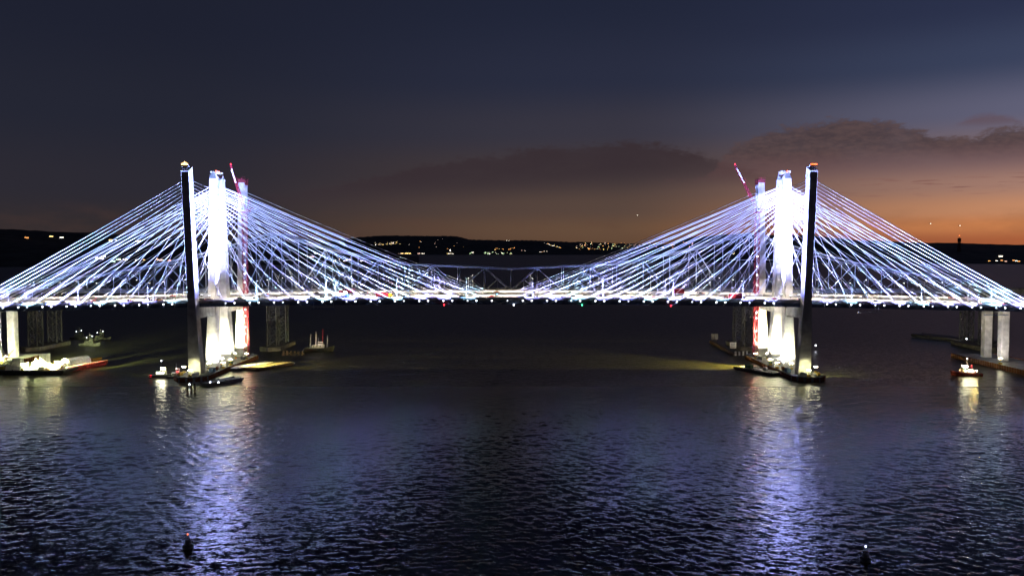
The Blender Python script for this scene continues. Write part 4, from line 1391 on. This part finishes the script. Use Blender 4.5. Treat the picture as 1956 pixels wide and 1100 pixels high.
# ------------------------------------------------------------------ channel buoys in the foreground
def buoy(loc, label, m, orange):
    o = thing('channel_buoy', label, 'buoy', loc, 0.4)
    o.scale = (1.2, 1.2, 1.15)
    b = MB(); b.loft([[(r * math.cos(2 * math.pi * k / 12), r * math.sin(2 * math.pi * k / 12), z) for k in range(12)] for r, z in ((0.95, -0.5), (1.15, 0.0), (1.15, 0.5), (0.8, 0.75))])
    b.build('float', m, o)
    b = MB()
    for k in range(4):
        a = math.pi / 2 * k + 0.5
        b.tube((0.75 * math.cos(a), 0.75 * math.sin(a), 0.7), (0.22 * math.cos(a), 0.22 * math.sin(a), 2.7), 0.07, 5)
    for z, r in ((1.3, 0.6), (2.0, 0.42)):
        for k in range(4):
            a0, a1 = math.pi / 2 * k + 0.5, math.pi / 2 * (k + 1) + 0.5
            b.tube((r * math.cos(a0), r * math.sin(a0), z), (r * math.cos(a1), r * math.sin(a1), z), 0.05, 4)
    b.build('lattice_tower', m, o)
    b = MB(); b.prism([(0.62 * math.cos(2 * math.pi * k / 8), 0.62 * math.sin(2 * math.pi * k / 8)) for k in range(8)], 0.75, 1.9); b.build('radar_reflector', m, o)
    b = MB(); b.tube((0, 0, 2.65), (0, 0, 3.0), 0.2, 8); b.build('lantern_base', DARK, o)
    b = MB(); b.tube((0, 0, 3.0), (0, 0, 3.3), 0.13, 8, 0.09); b.build('lantern', E_ORANGE if orange else E_COOL, o)
buoy(place(359, 1046), 'dark channel buoy with orange light, lower left', DARK, True)
buoy(place(1653, 1070), 'dark channel buoy with white light, lower right', DARK, False)

# ------------------------------------------------------------------ buildings and lights on the far shores
def house_mesh(w, d, h, m, win, tall=False):
    b = MB()
    b.mi = 0
    b.box(-w / 2, w / 2, -d / 2, d / 2, -4, h)
    b.mi = 1
    if tall:
        b.box(-w / 2 - 0.2, w / 2 + 0.2, -d / 2 - 0.2, d / 2 + 0.2, h + 0.003, h + 0.8)
    else:
        b.yprism([(-d / 2 - 0.6, h + 0.003), (d / 2 + 0.6, h + 0.003), (0, h + d * 0.35)], -w / 2 - 0.5, w / 2 + 0.5)
    b.mi = 2
    nx = max(2, int(w / 4)); nz = max(1, int(h / 3.4))
    for i in range(nx):
        for k in range(nz):
            x = -w / 2 + w * (i + 0.5) / nx
            z = 1.0 + k * h / nz
            b.box(x - 1.1, x + 1.1, -d / 2 - 0.15, -d / 2 - 0.003, z, z + 1.7)
    return b.mesh('house', [m, HILLM, win])
HW = mat('house_wall', (0.12, 0.11, 0.10), 0.9, var=0.1)
WIN = {}
for nm, c, s in (('yellow', (1.0, 0.72, 0.25), 9.0), ('white', (1.0, 0.90, 0.72), 10.0), ('orange', (1.0, 0.42, 0.12), 8.0), ('green', (0.7, 1.0, 0.55), 7.0), ('pink', (1.0, 0.62, 0.5), 6.0)):
    WIN[nm] = emitter('lit_window_' + nm, c, s)
HM = {}
def house(px, py, nm, size, H, label, group):
    d0 = ray(px, py)
    a = math.atan2(d0.x, d0.y)
    sl = d0.z / math.hypot(d0.x, d0.y)
    best = None
    for i in range(0, 201):
        d = H['shore'] * 1.01 + (H['ridge'] - H['shore']) * 0.99 * i / 200
        if hill_h(H, a, d) > CAM.z + sl * d:
            best = d; break
    if best is None:
        best = H['ridge'] * 0.99 if sl * H['ridge'] + CAM.z > 5 else H['shore'] * 1.015
    key = (nm, size)
    if key not in HM:
        w, d_, h = {'s': (12, 9, 6), 'm': (22, 12, 9), 'l': (40, 16, 12), 't': (16, 14, 30), 'xl': (80, 20, 12)}[size]
        HM[key] = house_mesh(w, d_, h, HW, WIN[nm], size in 'tl')
    z = max(1.0, hill_h(H, a, best))
    o = link('house', HM[key], None, (CAM.x + best * math.sin(a), CAM.y + best * math.cos(a), z), (0, 0, -a + rnd.uniform(-0.3, 0.3)))
    return tag(o, label, 'building', group)
def cluster(x0, x1, y0, y1, n, cols, sizes, hi, label, group, slope=0.0):
    for k, px in enumerate(sorted(rnd.uniform(x0, x1) for _ in range(n))):
        py = rnd.uniform(y0, y1) + slope * (px - x0)
        od = ORD[k] if k < 16 else '%d%s' % (k + 1, {1: 'st', 2: 'nd', 3: 'rd'}.get((k + 1) % 10, 'th'))
        house(px, py, rnd.choice(cols), rnd.choice(sizes), HILLS[hi], '%s, %s from left' % (label, od), group)
cluster(716, 766, 463, 469, 26, ['yellow', 'yellow', 'white'], 'ssm', 1, 'tiny lit house in the yellow cluster under the left central ridge', 'yellow hillside cluster')
cluster(748, 812, 488, 496, 14, ['white', 'pink', 'yellow'], 'mml', 1, 'tiny lit shore building just above the left end of the truss', 'shore lights left of centre')
cluster(855, 868, 485, 490, 7, ['white', 'yellow'], 'mm', 1, 'tiny lit building in the bright knot on the central shore', 'bright knot on the shore')
house(860, 480, 'white', 't', HILLS[1], 'lone white lit block above the bright knot on the shore', None)
cluster(780, 905, 457, 477, 12, ['white', 'pink', 'orange'], 's', 1, 'lone lit house scattered on the central wooded ridge', 'scattered ridge houses')
cluster(897, 910, 482, 485, 4, ['white', 'green'], 'm', 1, 'tiny lit building left of the central shore town', 'lights left of the shore town')
cluster(925, 942, 481, 487, 8, ['yellow', 'white', 'green'], 'm', 1, 'tiny lit building at the left end of the central shore town', 'left end of the shore town')
cluster(944, 984, 474, 478, 12, ['orange', 'yellow', 'orange'], 'ms', 1, 'tiny orange lit building in the upper row of the central shore town', 'upper row of the shore town')
cluster(944, 984, 482, 486, 14, ['white', 'yellow', 'green'], 'ms', 1, 'tiny white lit building in the lower row of the central shore town', 'lower row of the shore town')
cluster(963, 975, 459.5, 461.5, 5, ['white'], 's', 1, 'tiny white lit house on the crest above the shore town', 'crest above the shore town')
cluster(996, 1004, 477, 480, 3, ['pink', 'white'], 's', 1, 'tiny lit house just right of the central shore town', 'right of the shore town')
cluster(1022, 1047, 480, 482, 9, ['white', 'orange', 'white'], 's', 1, 'tiny lit building in the short shore row right of the town', 'short shore row')
cluster(1032, 1072, 461, 463, 22, ['white', 'yellow', 'orange'], 'sm', 1, 'tiny lit house in the slanting chain right of centre', 'slanting chain of lights', 0.32)
cluster(1098, 1200, 464, 477, 80, ['orange', 'yellow', 'white', 'orange', 'pink', 'green'], 'ssm', 1, 'tiny lit building in the dense town right of centre', 'dense town right of centre')
cluster(1200, 1262, 466, 475, 34, ['orange', 'orange', 'pink', 'white'], 'ssm', 1, 'tiny orange lit building behind the right-hand stay cables', 'town behind the right stays')
cluster(1262, 1330, 462, 474, 14, ['orange', 'orange', 'pink'], 'ss', 2, 'tiny orange lit house on the low end of the right hill', 'low end of the right hill')
cluster(1396, 1415, 482, 487, 3, ['yellow'], 's', 2, 'tiny yellow lit house left of the right towers', 'houses left of the right towers')
cluster(1886, 1956, 497, 500, 9, ['orange', 'white', 'orange', 'pink'], 'ss', 2, 'tiny lit building on the far right shore', 'far right shore lights')
house(1912, 491, 'white', 'm', HILLS[2], 'brightest lit building above the far right shore', None)
for px, py, c, lab in ((51, 456, 'orange', 'lone orange lit house high on the left hill'), (98, 453, 'yellow', 'yellow lit house high on the left hill, left of a paler one'), (118, 455, 'white', 'pale lit house high on the left hill, next to a yellow one')):
    house(px, py, c, 'm', HILLS[0], lab, None)
cluster(205, 225, 459, 463, 5, ['white', 'yellow'], 'ms', 0, 'lit house in the small row behind the upper left stays', 'row behind upper left stays')
cluster(262, 270, 460, 463, 3, ['yellow', 'white'], 'm', 0, 'lit house in the pair behind the left stays', 'pair behind left stays')
cluster(186, 200, 491, 496, 5, ['yellow', 'white'], 'mm', 0, 'lit house in the bright knot behind the left stays', 'knot behind left stays')
cluster(215, 330, 496, 501, 14, ['pink', 'orange', 'white', 'green'], 'sm', 0, 'lit shore building behind the left side of the truss', 'left shore lights')
cluster(590, 700, 484, 500, 16, ['white', 'pink', 'yellow'], 'ssm', 0, 'lit shore building behind the stays right of the left towers', 'shore behind the stays')
# slender mast on the right ridge
p_az = math.atan((1831 - 978) / FPX)
dm = 6200.0
zb = hill_h(HILLS[2], p_az, dm)
o = thing('radio_mast', 'slender distant mast with a red top on the right ridge', 'mast', (CAM.x + dm * math.sin(p_az), CAM.y + dm * math.cos(p_az), zb))
ztop = CAM.z + dm * math.tan(R(azel(1831, 455)[1]))
MASTM = mat('dark_red_mast_paint', (0.12, 0.03, 0.03), 0.8, var=0.1)
b = MB(); lattice(b, (0, 0, -5), (0, 0, ztop - zb), 16, 7, 10, 2.2, 1.4); b.build('lattice_shaft', MASTM, o)
b = MB(); b.box(-8, 8, -8, 8, ztop - zb - 26, ztop - zb); b.build('head', MASTM, o)
b = MB(); b.tube((0, 0, ztop - zb), (0, 0, ztop - zb + 14), 1.5, 5, 0.4); b.build('antenna', MASTM, o)
b = MB(); b.tube((0, 0, ztop - zb + 14), (0, 0, ztop - zb + 19), 2.5, 6); b.build('beacon', E_ORANGE, o)
# distant aircraft
for k, (px, py, w) in enumerate(((1218, 411, 'small aircraft light above the dense town'), (1777, 427, 'left of two aircraft lights in the sunset sky'), (1833, 431, 'right of two aircraft lights in the sunset sky'))):
    d = ray(px, py)
    q = CAM + d * 9000
    o = thing('aircraft', w, 'aircraft', q, rnd.uniform(-0.5, 0.5))
    b = MB(); b.tube((0, -16, 0), (0, 16, 0), 1.9, 8, 1.2); b.build('fuselage', WHITE, o)
    b = MB(); b.prism([(-16, 4), (0, -5), (16, 4), (16, 6), (0, 2), (-16, 6)], -0.4, 0.2); b.build('wing', WHITE, o)
    b = MB(); b.prism([(-5, 15), (0, 11), (5, 15), (5, 16), (-5, 16)], 0.6, 1.0); b.yprism([(11, 1.2), (15, 6), (16.5, 6), (15.5, 1.2)], -0.25, 0.25); b.build('tail', WHITE, o)
    for x in (-2.6, 2.6):
        b = MB(); b.tube((x, -6.5, -0.6), (x, -5.5, -0.6), 1.9, 8); b.build('landing_light', WIN['white'], o)
